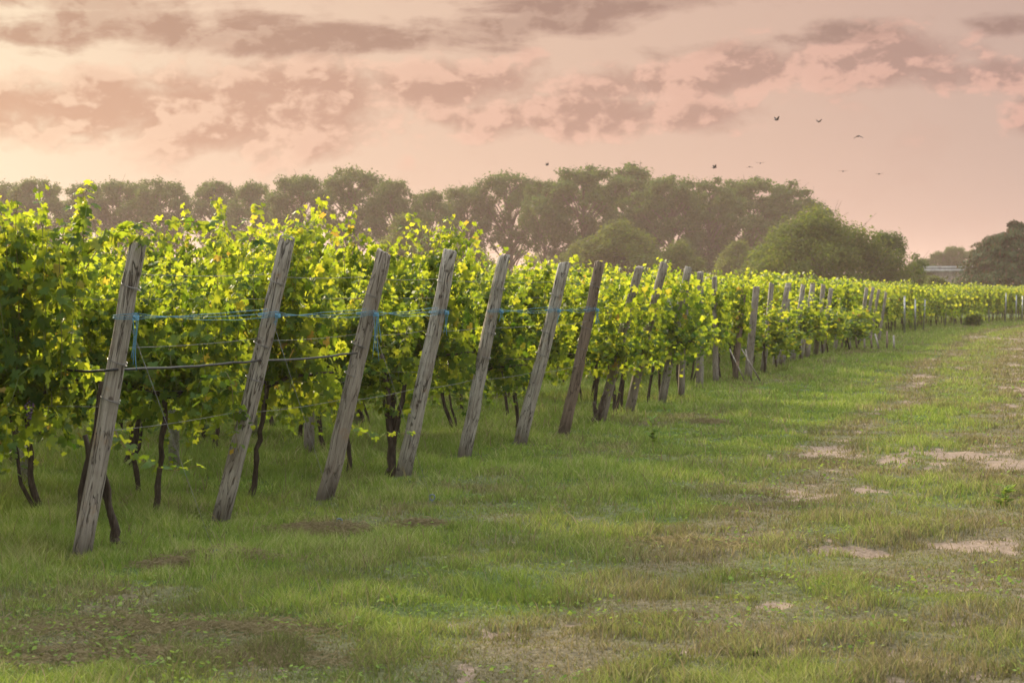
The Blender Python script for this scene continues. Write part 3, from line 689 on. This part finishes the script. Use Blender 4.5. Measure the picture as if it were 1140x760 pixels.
for k in range(14):
    bx, by = rows[k]; tx, ty, wpx, kd = TOPS[k]
    T3 = wp(tx, ty, by + .02); z0 = float(gh(bx, by)); H = math.dist((bx, by, z0), T3)
    wdt = wpx / FPX * by * (.90 if k < 7 else .80)
    root = empty('end_post', (bx, by, z0)); tag(root, LAB[k], 'wooden post', 'wooden end posts of the vine rows')
    root.rotation_euler = Vector((T3[0] - bx, T3[1] - by, T3[2] - z0)).to_track_quat('Z', 'Y').to_euler()
    # keep the post's long axis only; spin about it is random
    po = link('post', post_mesh(400 + k, H, wdt, wdt * .9, round_=[.75, .6, .3, .5, .9, .5, .5][k % 7]), M['wood_grey' if kd == 'g' else 'wood_dark'], root)
    po.rotation_euler = (0, 0, random.uniform(0, 6.28))
    for fr in (.86 - .02 * (k % 3), .62, .50):
        mb = MB(); a = np.linspace(0, 2 * np.pi, 19)
        for tt in range(2):
            mb.tube(np.stack([np.cos(a) * wdt * .545, np.sin(a) * wdt * .515, fr * H + .012 * tt + np.sin(a * 1 + tt) * .012], -1), .0028, 5, cap=False)
        mb.build('wire_wrap', M['wire'], root)
# the more distant end posts: leaning wood in two clusters, then slim metal ones
far_n = 0
fz = ['in the first far cluster above the bushy clump', 'in the second far cluster near the gap of brushwood']
wood_far = [post_mesh(460 + i, 1.95, .17, .15, seg=6, rings=5, round_=.6) for i in range(3)]
def simple_post(me, mat, x, y, lean, label, group, name='end_post', cat='wooden post', dz=0):
    if not me.materials: me.materials.append(mat)
    o = bpy.data.objects.new(name, me); COL.objects.link(o); o.location = (x, y, float(gh(x, y)) + dz); o.rotation_euler = (random.uniform(-.03, .03), lean, random.uniform(-.4, .4))
    return tag(o, label, cat, group)
farpx = [(845, 318), (861, 315), (873, 317), (881, 315), (892, 317), (901, 317), (908, 316), (917, 317), (924, 320), (938, 340), (963, 320), (969, 320), (975, 322), (985, 325)]
for i, (px, ty) in enumerate(farpx):
    # stand each beside its row end: depth from the row line
    ds = np.linspace(41, 80, 400); xx = (px - 570) / FPX * ds; j = int(np.argmin(np.abs(xx - (edge_x(ds) + .35)))); d_ = ds[j]
    d_ = min(d_, 76)
    x = (px - 570) / FPX * d_ - .22; H = EYE + (HOR - ty) / FPX * d_
    me = wood_far[i % 3]; cl = 0 if i < 10 else 1
    o = simple_post(me, M['wood_grey'], x, d_, R(random.uniform(4, 11)), ORD[i if cl == 0 else i - 10] + ' small leaning grey post ' + fz[cl], 'wooden end posts of the vine rows')
    s = H / 1.95; o.scale = (s * random.uniform(.6, .95), s * .8, s)
mb = MB(); mb.box((0, 0, .82), (.055, .045, 1.74)); mb.box((0, .0, 1.68), (.075, .05, .03)); mb.box((.03, 0, 1.2), (.02, .07, .03)); mb.box((.03, 0, .8), (.02, .07, .03))
metal_me = mb.mesh('metal_post', False)
for i, (px, by, ty) in enumerate([(1007, 372, 329), (1019, 370, 333), (1028, 368, 333), (1052, 364, 327), (1062, 363, 328), (1070, 362, 328), (1085, 361, 328), (1101, 360, 328), (1119, 359, 326), (1131, 359, 328), (1138, 358.5, 329)]):
    x, y = gp(px, by); o = simple_post(metal_me, M['metal'], x, y, R(random.uniform(-1, 3)), '', 'slim metal posts of the far rows', 'metal_post', 'metal post')
    o['label'] = (ORD[i] + ' slim pale metal post of the far rows, counted from the left')
    o.rotation_euler.x = 0; H = EYE + (HOR - ty) / FPX * y; o.scale = (1.15 if i < 3 else 1, 1, H / 1.7)
# upright line posts inside the rows
lp = MB(); lp.box((0, 0, .72), (.085, .075, 1.66)); 
for hz_ in (.6, .9, 1.3): lp.tube([[-.048, -.04, hz_], [.048, -.04, hz_ + .004], [.048, .04, hz_], [-.048, .04, hz_]], .0025, 4)
line_me = lp.mesh('row_post', False); line_w = post_mesh(470, 1.6, .10, .09, seg=8, rings=8); line_w.materials.append(M['wood_grey'])
for (px, k, wood_) in [(25, 2, 0), (193, 3, 0), (345, 4, 1)]:
    ex, ey = rows[k]; best = min(np.linspace(.5, 6, 200), key=lambda s: abs((ex + RD[0] * s) / (ey + RD[1] * s) * FPX + 570 - px))
    simple_post(line_w if wood_ else line_me, M['concrete'], ex + RD[0] * best, ey + RD[1] * best, 0, '%s upright post under the vines behind the %s leaning post' % ('brown wooden' if wood_ else 'grey concrete', ORD[k - 1]),
                'upright posts inside the rows', 'row_post', 'post')
for k in range(5, 14, 1):
    ex, ey = rows[k]; s = 2.6 + .25 * (k % 3)
    simple_post(line_me, M['concrete'], ex + RD[0] * s, ey + RD[1] * s, 0, 'grey upright post deep in the vines of the %s row from the left' % ORD[k], 'upright posts inside the rows', 'row_post', 'post')

# ------------------------------------------------------------------ wires, hose, twine
def on_post(k, h):
    """point on the front of end post k at height h"""
    bx, by = rows[k]; tx, ty = TOPS[k][:2]; T3 = wp(tx, ty, by + .02); q = h / T3[2]; return np.array([bx + (T3[0] - bx) * q, by - .0 , h])
def sag(a, b, n=10, s=.02, w_=0.0, seed=0):
    r = np.random.default_rng(seed); q = np.linspace(0, 1, n)[:, None]; p = np.asarray(a) * (1 - q) + np.asarray(b) * q
    p[:, 2] -= (4 * q[:, 0] * (1 - q[:, 0])) * s
    if w_: p[1:-1] += r.normal(0, w_, (n - 2, 3))
    return p
hs = MB(); pth = []
start = on_post(0, 1.19) + [-.35, .1, -.01]
for a, b, sd_ in [(start, on_post(0, 1.185) + [0, -.075, 0], 1), (on_post(0, 1.185) + [0, -.075, 0], on_post(1, 1.175) + [0, -.075, 0], 2), (on_post(1, 1.175) + [0, -.075, 0], on_post(2, 1.185) + [0, -.08, 0], 3)]:
    q = sag(a, b, 12, .012, .0025, sd_); pth.append(q[:-1])
pth.append(q[-1:]); hs.tube(np.concatenate(pth), .0085, 7)
tag(hs.build('drip_hose', M['hose']), 'black drip hose strung across the first three leaning posts at chest height', 'hose')
def wire_obj(pts, label, rad=.0016, name='trellis_wire', mat='wire', group='steel wires of the trellis', cat='wire'):
    mb = MB(); mb.tube(pts, rad, 4); return tag(mb.build(name, M[mat]), label, cat, group)
for (h, nm) in ((1.32, 'middle'), (.80, 'lowest'), (1.78, 'topmost')):
    for k in range(0, 6):
        wire_obj(sag(on_post(k, h) + [0, -.06, 0], on_post(k + 1, h + .02) + [0, -.06, 0], 8, .015), '%s steel wire between the %s and %s leaning posts' % (nm, ORD[k], ORD[k + 1]))
for k in range(0, 7):
    ex, ey = rows[k]
    for h, nm in ((.95, 'lower'), (1.62, 'upper')):
        a = on_post(k, h); b = np.array([ex + RD[0] * 8, ey + RD[1] * 8, h])
        wire_obj(sag(a, b, 6, .01), '%s wire running back into the vines from the %s leaning post' % (nm, ORD[k]))
    # stay wire down to an anchor in the grass
    an_ = np.array([ex + .88, ey - .25, float(gh(ex + .88, ey - .25)) + .015])
    if k < 3:
        wire_obj(sag(on_post(k, 1.45) + [.05, -.02, 0], an_, 5, .0), 'thin stay wire from the %s leaning post down to its anchor' % ORD[k], .0013, 'stay_wire', group='stay wires of the end posts')
        mb = MB(); a = np.linspace(0, 2 * np.pi, 13); mb.tube(np.stack([.022 * np.cos(a), np.zeros(13), .035 + .022 * np.sin(a)], -1), .006, 6, cap=False); mb.tube([[0, 0, .015], [0, 0, -.12]], .008, 6)
        mb.box((0, 0, -.06), (.05, .05, .012))
        o = mb.build('ground_anchor', M['bluebit']); o.location = an_; tag(o, 'blue grey metal eye in the grass beside the %s leaning post' % ORD[k], 'ground anchor', 'ground anchors of the end posts')
TW = 'blue twines tied to the end posts'
for k in range(0, 7):
    mb = MB(); hN = 1.515 - .006 * k; c0 = on_post(k, hN); wdt = TOPS[k][2] / FPX * rows[k][1]
    a = np.linspace(0, 2 * np.pi, 17)
    for j in range(3): mb.tube(c0 + np.stack([np.cos(a) * wdt * .56, np.sin(a) * wdt * .54, .010 * j - .01 + .006 * np.sin(a + j)], -1), .0024, 5, cap=False)
    if k < 6 and k not in (3,):
        c1 = on_post(k + 1, hN) + [0, -.06, 0]
        for j in range(3): mb.tube(sag(c0 + [wdt * .4, -.05, .022 * j - .02], c1 + [0, -.01, .03 * (1 - j)], 9, .015 * j, .003, k * 7 + j), .0019, 4)
    # knot and hanging tails
    kx = c0 + [wdt * .56, -.05, -.01]
    for j in range(5):
        th = np.linspace(0, 2 * np.pi, 10); mb.tube(kx + np.stack([.018 * np.cos(th), .01 * np.sin(th + j), .016 * np.sin(th * (1 + j % 2) + j)], -1), .0034, 5, cap=False)
    for j in range([3, 2, 5, 3, 4, 2, 4][k]):
        Lt = [.32, .08, .36, .22, .10, .16, .20][k] * random.uniform(.6, 1.05); q = np.linspace(0, 1, 8)
        mb.tube(np.stack([kx[0] + .012 * j - .02 + np.sin(q * 4 + j) * .010, kx[1] + q * 0 + .008 * j - .01, kx[2] - q * Lt], -1), .0028, 4)
    tag(mb.build('blue_twine', M['twine']), 'bright blue twine knotted with hanging tails on the %s leaning post' % ORD[k], 'twine', TW)
mb = MB(); c0 = wp(740, 332, rows[9][1] - .1)
for j in range(4): mb.tube(np.array(c0) + np.stack([np.linspace(0, .14, 6), np.linspace(0, .03, 6) + .01 * j, -np.linspace(0, .2, 6) + .02 * j + .01 * np.sin(np.arange(6) * 2 + j)], -1), .008, 5)
tag(mb.build('white_tie', M['tie']), 'pale blue and white tie strap hanging on the tenth post', 'tie strap')

# bushy undergrowth spilling out in front of the far posts
def leaf_cloud(blobs, n, size, seed, outl=OUT_LO, shell=.55, flat=.3, jit=.22):
    r = np.random.default_rng(seed); vol = np.array([b[3] * b[4] * b[5] for b in blobs]) ** .75; pick = r.choice(len(blobs), n, p=vol / vol.sum()); bb = np.array(blobs)[pick]
    d_ = r.normal(0, 1, (n, 3)); d_ /= np.linalg.norm(d_, axis=1)[:, None]; rad = shell + (1 - shell) * r.random(n) ** .6
    rad *= 1 + jit * r.normal(0, 1, n); P = bb[:, :3] + d_ * bb[:, 3:6] * rad[:, None]
    keep = P[:, 2] > .03; P = P[keep]; d_ = d_[keep]; n = len(P)
    Nn = d_ + r.normal(0, .5, (n, 3)); Nn[:, 2] += flat; T = r.normal(0, .6, (n, 3)); T[:, 2] -= .5
    return leaves(P, Nn, T, size * r.uniform(.6, 1.3, n), np.clip(r.beta(2.2, 2.6, n), 0, 1), outl)
def bush(px0, px1, d, H, label, n, size=.075, seed=0, name='bush', group=None):
    x0, x1 = [(p - 570) / FPX * d for p in (px0, px1)]; r = np.random.default_rng(seed); cx = (x0 + x1) / 2; w_ = (x1 - x0) / 2
    root = empty(name, (cx, d, 0)); B, Nn, T, S = [], [], [], []; mb = MB()
    for i in range(n):
        bx_ = r.uniform(-.8, .8) * w_; by_ = r.normal(0, .12) * 2; a = r.uniform(-1, 1); h = H * r.uniform(.55, 1.12) * (1 - .35 * (bx_ / w_) ** 2); q = np.linspace(0, 1, 8)
        rch = r.uniform(.1, .7) * min(w_, 1.0)
        p = np.stack([bx_ + math.sin(a * 3) * rch * q, by_ - abs(math.cos(a)) * rch * q * r.choice([1, 1, -.6]), h * np.sin(q * r.uniform(1.4, 2.5))], -1); p[:, 2] = np.maximum(p[:, 2], .05)
        if i < 14: mb.tube(p, np.linspace(.014, .004, 8), 4, cap=False)
        b_, n_, t_, s_, _ = shoot_leaves(p, .035, size, .07, r); B.append(b_); Nn.append(n_); T.append(t_); S.append(s_)
    B, Nn, T, S = map(np.concatenate, (B, Nn, T, S)); V, F, A = leaves(B, Nn, T, S, np.clip(r.beta(2.2, 2.4, len(B)) * .92, 0, 1), OUT_MID)
    link('foliage', mesh_np('foliage', V, [F], {'rnd': A}), M['vine'], root)
    mb.build('stem', M['bark'], root); return tag(root, label, 'bush', group)
BG = 'bushes in front of the far posts'
bush(1073, 1094, 112, .75, 'round light green bush standing alone before the far rows', 60, .11, 5, group=BG)
# a fallen heap of old stakes before the second cluster
root = empty('stake_heap', ((963 - 570) / FPX * 64.5, 64.5, 0)); tag(root, 'heap of old grey stakes leaning below the second far cluster of posts', 'stake heap')
for i in range(9):
    mb = MB(); x0 = -.9 + i * .22; mb.tube([[x0, -.1, -.02], [x0 + random.uniform(-.1, .25), .15, random.uniform(.35, .65)]], [.035, .028], 6); mb.build('stake', M['wood_dark'] if i % 2 else M['wood_grey'], root)
root = empty('stake_bundle', ((829 - 570) / FPX * 41, 41, 0)); tag(root, 'three thin pale stakes propped crosswise by the dark brown upright post', 'stakes')
for dx_, tx_ in ((0, -.28), (.12, -.10), (.30, -.35)):
    mb = MB(); mb.tube([[dx_, -.25, -.02], [dx_ + tx_, .05, .62]], [.017, .012], 5); mb.build('stake', M['wood_grey'], root)

# the dark forked trunk joined to the fourth post and a stub by the eighth
def gnarly(name, label, base_, tops, rad, seed):
    r = np.random.default_rng(seed); root = empty(name, base_); mb = MB()
    for (tx, ty_, tz) in tops:
        q = np.linspace(0, 1, 12); p = np.stack([tx * q ** 1.3, ty_ * q, -.04 + tz * q], -1) + np.cumsum(r.normal(0, .009, (12, 3)), 0) * [1, 1, .3]
        mb.tube(p, np.linspace(rad, rad * .45, 12) * r.uniform(.8, 1.25, 12), 8)
    for i in range(5): ico(mb, (r.normal(0, .02), r.normal(0, .02), r.uniform(.0, .08)), rad * 1.15)
    mb.build('stem', M['bark'], root); return tag(root, label, 'vine trunk', 'old bare vine trunks by the posts')
b4 = rows[3]; gnarly('vine_trunk', 'dark forked old vine trunk rising against the fourth leaning post', (b4[0] - .10, b4[1] + .05, 0), [(-.12, 0, 1.15), (.18, .0, 1.0), (-.02, .05, .8), (.05, -.03, .55)], .035, 3)
b1 = rows[0]; gnarly('vine_trunk', 'thick dark vine trunk pressed behind the thickest leaning post', (b1[0] - .03, b1[1] + .15, 0), [(.12, 0, 1.15), (.0, .06, .8)], .034, 4)
gnarly('vine_trunk', 'short dark stump of a vine beside the thickest leaning post', (b1[0] + .16, b1[1] + .35, 0), [(-.07, 0, .62), (-.1, 0, .5)], .03, 5)
x, y = gp(664, 474); gnarly('vine_trunk', 'black twisted vine stump at the foot of the eighth post', (x, y, 0), [(-.02, 0, .34), (.05, 0, .26), (.10, 0, .5)], .045, 6)
x, y = gp(687, 462); gnarly('vine_trunk', 'thin dark vine stems crossing beside the ninth post', (x, y, 0), [(-.12, 0, .9), (.16, 0, .85), (.0, 0, .6)], .028, 7)

# weeds
def weed(px, py, s, label, seed, up=.3):
    r = np.random.default_rng(seed); x, y = gp(px, py); n = 22; a = np.arange(n) * 2.4; P = np.stack([np.cos(a) * .01, np.sin(a) * .01, r.uniform(0, up, n) * s * 1.6], -1)
    T = np.stack([np.cos(a), np.sin(a), r.uniform(.1, .9, n)], -1); Nn = np.stack([-np.cos(a) * .5, -np.sin(a) * .5, np.ones(n)], -1)
    V, F, A = leaves(P, Nn, T, s * .62 * r.uniform(.4, .9, n), np.clip(r.uniform(.0, .6, n), 0, 1), OUT_LO * [.35, 1])
    root = empty('weed', (x, y, float(gh(x, y)))); link('leaves', mesh_np('leaves', V, [F], {'rnd': A, 'dry': A * 0}), M['grass'], root)
    mb = MB(); mb.tube([[0, 0, -.02], [0, 0, up * s * 1.6]], .004, 5); mb.build('stem', M['stem'], root)
    tag(root, label, 'weed', 'broad-leaved weeds in the grass')
weed(727, 497, .22, 'upright leafy green weed standing alone right of the posts', 1, .9)
weed(840, 726, .12, 'dark green rosette weed at the lower right foreground', 3, .1)
weed(1120, 562, .2, 'bushy dark weed at the right edge above the bare soil', 6, .5)

# ------------------------------------------------------------------ trees
def make_tree(seed, H, W, trunk_h, mat, n=9000, leaf=.34, style='poplar', name='tree'):
    r = np.random.default_rng(seed); root = empty(name, (0, 0, 0)); mb = MB(); blobs = []
    tr = H * .020 + .1; z = np.linspace(0, H * .82, 12); tp = np.stack([np.cumsum(r.normal(0, .06, 12)), np.cumsum(r.normal(0, .06, 12)), z], -1); tp[0, 2] = -.3
    mb.tube(tp, np.linspace(tr, tr * .2, 12), 8)
    nb_ = {'poplar': 95, 'round': 130, 'open': 60}[style]
    for i in range(nb_):
        f = (i + r.random()) / nb_; a = i * 2.4 + r.normal(0, .5)
        if style == 'poplar': f = f ** (.66 if trunk_h > 6 else .85); prof = min(1, .45 + f * 1.1) * (1 - max(0, (f - .55) / .47) ** 2.2) ** .5 if f < 1 else 0
        else: f = f ** .9; prof = math.sqrt(max(.02, 1 - f ** 2.1)) * min(1, .8 + f)
        q_ = r.uniform(.2, 1.0) ** .5; reach = W / 2 * prof * q_ * (1 + .16 * math.sin(a * 3 + seed) + .10 * math.sin(a * 5 + 2 * seed + f * 6)) * .90
        br = W * r.uniform(.05, .125) * (1.15 if style == 'round' else 1)
        z1 = trunk_h + (H - br * .6 - trunk_h) * f * r.uniform(.90, 1.0) * (1 - .10 * (q_ ** 2) * (f > .7))
        p1 = np.array([math.cos(a) * reach, math.sin(a) * reach, z1]); blobs.append((*p1, br, br, br * r.uniform(.6, .95)))
        if i % 2 == 0:
            zb = max(trunk_h * .55, z1 - reach * r.uniform(.9, 1.6)); p0 = np.array([np.interp(zb, z, tp[:, 0]), np.interp(zb, z, tp[:, 1]), zb])
            mid = p0 * .45 + p1 * .55 + r.normal(0, .22, 3) + [0, 0, .1]
            mb.tube([p0, mid, p1], [tr * .34 * (1 - f * .4), tr * .18, tr * .05], 5)
            for j in range(3): mb.tube([mid * .5 + p1 * .5, p1 + r.normal(0, br * .8, 3)], [tr * .08, tr * .03], 4)
    V, F, A = leaf_cloud(blobs, n, leaf, seed + 1, OUT_LO, .25, .5)
    mb.build('trunk', M['tree_bark'], root); link('crown', mesh_np('crown', V, [F], {'rnd': A}), M[mat], root)
    return root
tusd = set()
def put_tree(src, px, d, topy, wpx, label, group, H0, W0):
    o = src if src.name not in tusd else copy_tree(src); tusd.add(src.name)
    H = EYE + (HOR - topy) / FPX * d; o.location = ((px - 570) / FPX * d, d, 0); sx = wpx / FPX * d / W0; o.scale = (sx, sx, H / H0); o.rotation_euler = (0, 0, random.uniform(0, 6.28))
    return tag(o, label, 'tree', group)
pop = [make_tree(600 + i, 20, 12, [7.5, 6.5, 8.5, 7, 5, 4.5][i], 'tree', 12000 if i < 4 else 16000, .23, 'poplar', 'tall_tree') for i in range(6)]
TG = 'tall trees in the hazy line behind the vineyard'
line = [(-150, 200, 90), (-95, 195, 90), (-45, 198, 85), (2, 197, 75), (42, 194, 70), (95, 199, 60), (135, 193, 75), (180, 195, 80), (240, 198, 72), (283, 199, 66), (335, 190, 72), (390, 183, 90), (437, 196, 66), (478, 207, 62),
        (520, 199, 66), (568, 184, 92), (606, 194, 54), (650, 180, 92), (700, 181, 96), (748, 190, 80), (790, 198, 74), (835, 193, 90), (878, 199, 84)]
n_ = 0
for i, (px, ty, wv_) in enumerate(line):
    inside = px > -30
    if inside: n_ += 1; lb = 'tall hazy tree, number %d from the left in the long line behind the vines' % n_
    else: lb = 'tall hazy tree standing beyond the left end of the view'
    put_tree(pop[i % 4 if px < 630 else 4 + i % 2], px, 330 + random.uniform(-12, 12) + (30 if px < 300 else 0), ty - 5 + random.uniform(-3, 3), wv_ * (1.08 if px < 630 else 1.3), lb, TG if inside else 'tall trees past the left end of the view', 20, 12)
warm = [make_tree(620 + i, 11, 10, 1.5, 'tree_warm', 16000, .19, 'round', 'broad_tree') for i in range(2)]
MG = 'lower broad trees in front of the tall line'
for i, (px, ty, wv_, d, lb) in enumerate([(690, 238, 120, 250, 'yellowish broad tree in front of the tall line at centre'), (755, 262, 70, 245, 'small yellowish tree right of the yellowish broad one'), (645, 262, 60, 255, 'low hazy olive tree left of the yellowish broad one'),
                                 (455, 232, 90, 275, 'hazy orange lit tree below the tall line left of centre'), (520, 262, 80, 270, 'low hazy round tree right of the orange lit one'), (820, 262, 60, 270, 'hazy low tree beside the big round green tree'),
                                 (380, 276, 70, 275, 'low hazy bushy tree between the third post and the tall line'), (30, 282, 110, 285, 'low hazy tree behind the vines at the far left'), (210, 288, 120, 285, 'wide low hazy tree behind the first and second posts')]):
    put_tree(warm[i % 2], px, d, ty, wv_, lb, MG, 11, 10)
rt = make_tree(640, 8.8, 13, 1.0, 'tree_warm', 42000, .14, 'round', 'broad_tree')
put_tree(rt, 908, 180, 226, 186, 'big round green tree with a broad dome right of centre', MG, 8.8, 13)
ot = make_tree(641, 8, 8, 1.0, 'tree', 12000, .13, 'open', 'open_crowned_tree')
put_tree(ot, 985, 182, 246, 84, 'open ragged tree growing against the big round green tree', MG, 8, 8)
for i, (px, ty, wv_, d, lb) in enumerate([(1016, 287, 46, 200, 'low bush tree between the ragged tree and the roof'), (1042, 304, 50, 190, 'small round bush tree in front of the pale roof'), (1000, 304, 50, 178, 'low olive bush under the ragged open tree'), (1072, 305, 44, 195, 'low bush against the foot of the drooping evergreen')]):
    put_tree(warm[i % 2], px, d, ty, wv_, lb, MG, 11, 10)
for i, (px, ty, wv_) in enumerate([(1030, 284, 36), (1048, 276, 36), (1061, 269, 26), (1080, 274, 44), (1110, 280, 60), (1160, 276, 70), (1210, 280, 80)]):
    put_tree(pop[i % 4], px, 400, ty, wv_ * 1.3, ['tiny far tree just right of the ragged open tree', 'tiny far tree above the left end of the pale roof', 'tallest tiny far tree above the pale roof', 'tiny far tree above the right end of the pale roof',
             'far tree hidden behind the drooping evergreen', 'far tree past the right edge of the view', 'second far tree past the right edge of the view'][i], 'small far trees on the right horizon', 20, 12)
r = np.random.default_rng(88); bl = []
for i in range(230):
    xx = r.uniform(-150, 75); hh = 7.5 + 3.5 * float(fbm(np.array([xx * .06]), np.array([3.0]), 3, 5)[0]); q = r.random()
    bl.append((xx, 430 + r.normal(0, 5), hh * q * .9 + .6, r.uniform(2, 3.6), 2.5, r.uniform(1.3, 2.2)))
V, F, A = leaf_cloud(bl, 60000, .42, 89, OUT_LO, .2, .4)
tag(link('distant_woods', mesh_np('distant_woods', V, [F], {'rnd': A}), M['tree_warm']), 'low far-off wood closing the horizon behind the tall trees', 'woods', kind='stuff')
# drooping layered evergreen at the right edge
def cedar(px, d, topy, wpx, label):
    r = np.random.default_rng(77); H = EYE + (HOR - topy) / FPX * d; W = wpx / FPX * d; root = empty('drooping_evergreen', ((px - 570) / FPX * d, d, 0)); mb = MB()
    mb.tube([[0, 0, -.2], [.1, .1, H * .5], [0, 0, H * .9]], [.35, .22, .05], 8); P, Nn, T = [], [], []
    for tier in range(10):
        f = tier / 9 * .90; z0 = H * (.14 + .93 * f); Rr = W / 2 * (1 - f ** 1.9) ** .55 * r.uniform(.95, 1.05)
        for b in range(30):
            a = b / 26 * 6.283 + r.normal(0, .1); ln = Rr * r.uniform(.75, 1.08); n = 60; z0 = z0 + r.normal(0, .16)
            mb.tube([[0, 0, z0 - .2], [math.cos(a) * ln * .5, math.sin(a) * ln * .5, z0 + .1], [math.cos(a) * ln * .95, math.sin(a) * ln * .95, z0 - ln * .22]], [.05, .03, .01], 4)
            q = r.random(n) ** .6; z = z0 + .12 * np.sin(q * 3) - ln * .17 * q ** 2.5 - r.random(n) ** 2 * .32 + r.normal(0, .05, n)
            aa = a + r.normal(0, .11, n); P.append(np.stack([np.cos(aa) * ln * q, np.sin(aa) * ln * q, z], -1)); Nn.append(np.stack([np.cos(aa) * .8, np.sin(aa) * .8, np.full(n, .5)], -1) + r.normal(0, .4, (n, 3)))
            T.append(np.stack([np.cos(aa) * .3, np.sin(aa) * .3, np.full(n, -1)], -1) + r.normal(0, .2, (n, 3)))
    P, Nn, T = map(np.concatenate, (P, Nn, T)); tone = np.clip(r.beta(2, 2.6, len(P)) * .7 + .3 * (r.random(len(P)) < .3), 0, 1)
    V, F, A = leaves(P, Nn, T, r.uniform(.12, .26, len(P)), tone, OUT_LO * [.6, 1.2]); link('crown', mesh_np('crown', V, [F], {'rnd': A}), M['cedar'], root); mb.build('trunk', M['tree_bark'], root)
    return tag(root, label, 'tree', MG)
cedar(1120, 190, 259, 140, 'drooping dome-shaped evergreen with layered boughs at the right edge')
# low building with a pale roof edge
d = 235; root = empty('farm_building', ((1062 - 570) / FPX * d, d, 0)); tag(root, 'low distant building with a pale flat roof beside the drooping evergreen', 'building')
Hb = EYE + (HOR - 303) / FPX * d
mb = MB(); mb.box((0, 3, Hb / 2), (7.0, 6, Hb)); mb.build('wall', M['plaster'], root, False)
mb = MB(); mb.box((0, 3, Hb + .16), (7.6, 6.8, .34)); mb.box((0, 3, Hb + .50), (7.3, 6.4, .30)); mb.build('roof', M['sheet'], root, False)
for wx in (-2.2, 0, 2.2):
    mb = MB(); mb.box((wx, -.03, Hb * .6), (1.0, .08, .9)); wnd = mb.build('window', M['sheet'], root, False)
    mb = MB(); mb.box((wx, -.075, Hb * .6), (.84, .02, .74)); mb.build('pane', M['hose'], wnd, False)

# ------------------------------------------------------------------ birds
def bird(px, py, s, flap, yaw, label):
    d = 115; root = empty('bird', wp(px, py, d), yaw); q = np.linspace(-1, 1, 9); mb = MB()
    mb.tube(np.stack([q * .10, q * 0, .01 * np.sin(q * 2)], -1), .035 * np.sqrt(np.clip(1 - (np.abs(q) ** 2.2), .03, 1)), 8)
    ico(mb, (.095, 0, .012), .024); mb.tube([[.11, 0, .012], [.145, 0, .005]], [.008, .001], 5)
    V = [[-.08, -.012, 0], [-.08, .012, 0], [-.17, .035, 0], [-.16, 0, .002], [-.17, -.035, 0], [-.08, 0, .012], [-.16, 0, .01]]
    mb.add(V, None, [[0, 4, 3], [0, 3, 1], [1, 3, 2], [0, 5, 6], [5, 1, 6], [6, 4, 0], [6, 1, 2]])
    mb.build('body', M['bird'], root)
    for sg in (-1, 1):
        wm = MB(); z1, z2 = math.sin(flap) * .11, math.sin(flap * 1.2) * .22
        top_ = np.array([[.05, sg * .02, .015], [.065, sg * .12, z1 + .01], [.02, sg * .23, z2], [-.03, sg * .20, z2 * .85], [-.045, sg * .11, z1], [-.05, sg * .02, .01]])
        V = np.concatenate([top_, top_ - [0, 0, .008]]); F = [[0, 1, 4, 5], [1, 2, 3, 4], [6, 11, 10, 7], [7, 10, 9, 8]] + [[i, (i + 1) % 6, (i + 1) % 6 + 6, i + 6] for i in range(6)]
        wm.add(V, F); wm.build('wing', M['bird'], root, False)
    s *= 1.2; root.scale = (s, s, s); tag(root, label, 'bird', 'small dark birds flying over the trees')
for a in [(864, 134, .95, .7, .4, 'highest left bird of the flock, wings raised'), (911, 136, .85, .5, .6, 'bird beside the highest left one, level with it'), (955, 152, 1.1, -.3, .9, 'plump bird flying alone below the top pair, over the grey sky'),
          (795, 187, .9, .6, .2, 'leftmost bird of the row just above the treetops'), (834, 186, .75, -.2, 1.2, 'smallest bird, between two others just above the treetops'), (846, 182, .9, .2, 1.4, 'bird just above the smallest one over the treetops'),
          (938, 191, .9, .1, 1.3, 'low bird right of the treeline end'), (978, 194, .9, .15, 1.1, 'lowest bird farthest to the right'), (609, 184, .7, .6, .3, 'lone faint bird over the tall trees at centre')]: bird(*a)

# ------------------------------------------------------------------ the hazy air
m, t, out = material('hazy_air')
v = t.new('ShaderNodeVolumePrincipled'); v.inputs['Color'].default_value = (1.0, .76, .68, 1); v.inputs['Density'].default_value = .00028; v.inputs['Anisotropy'].default_value = .3
t.l.new(v.outputs[0], out.inputs['Volume'])
mb = MB(); mb.box((0, 0, 13), (3200, 3200, 29)); hz = mb.build('haze', m, None, False); tag(hz, 'warm pinkish haze in the air', 'haze', kind='stuff')
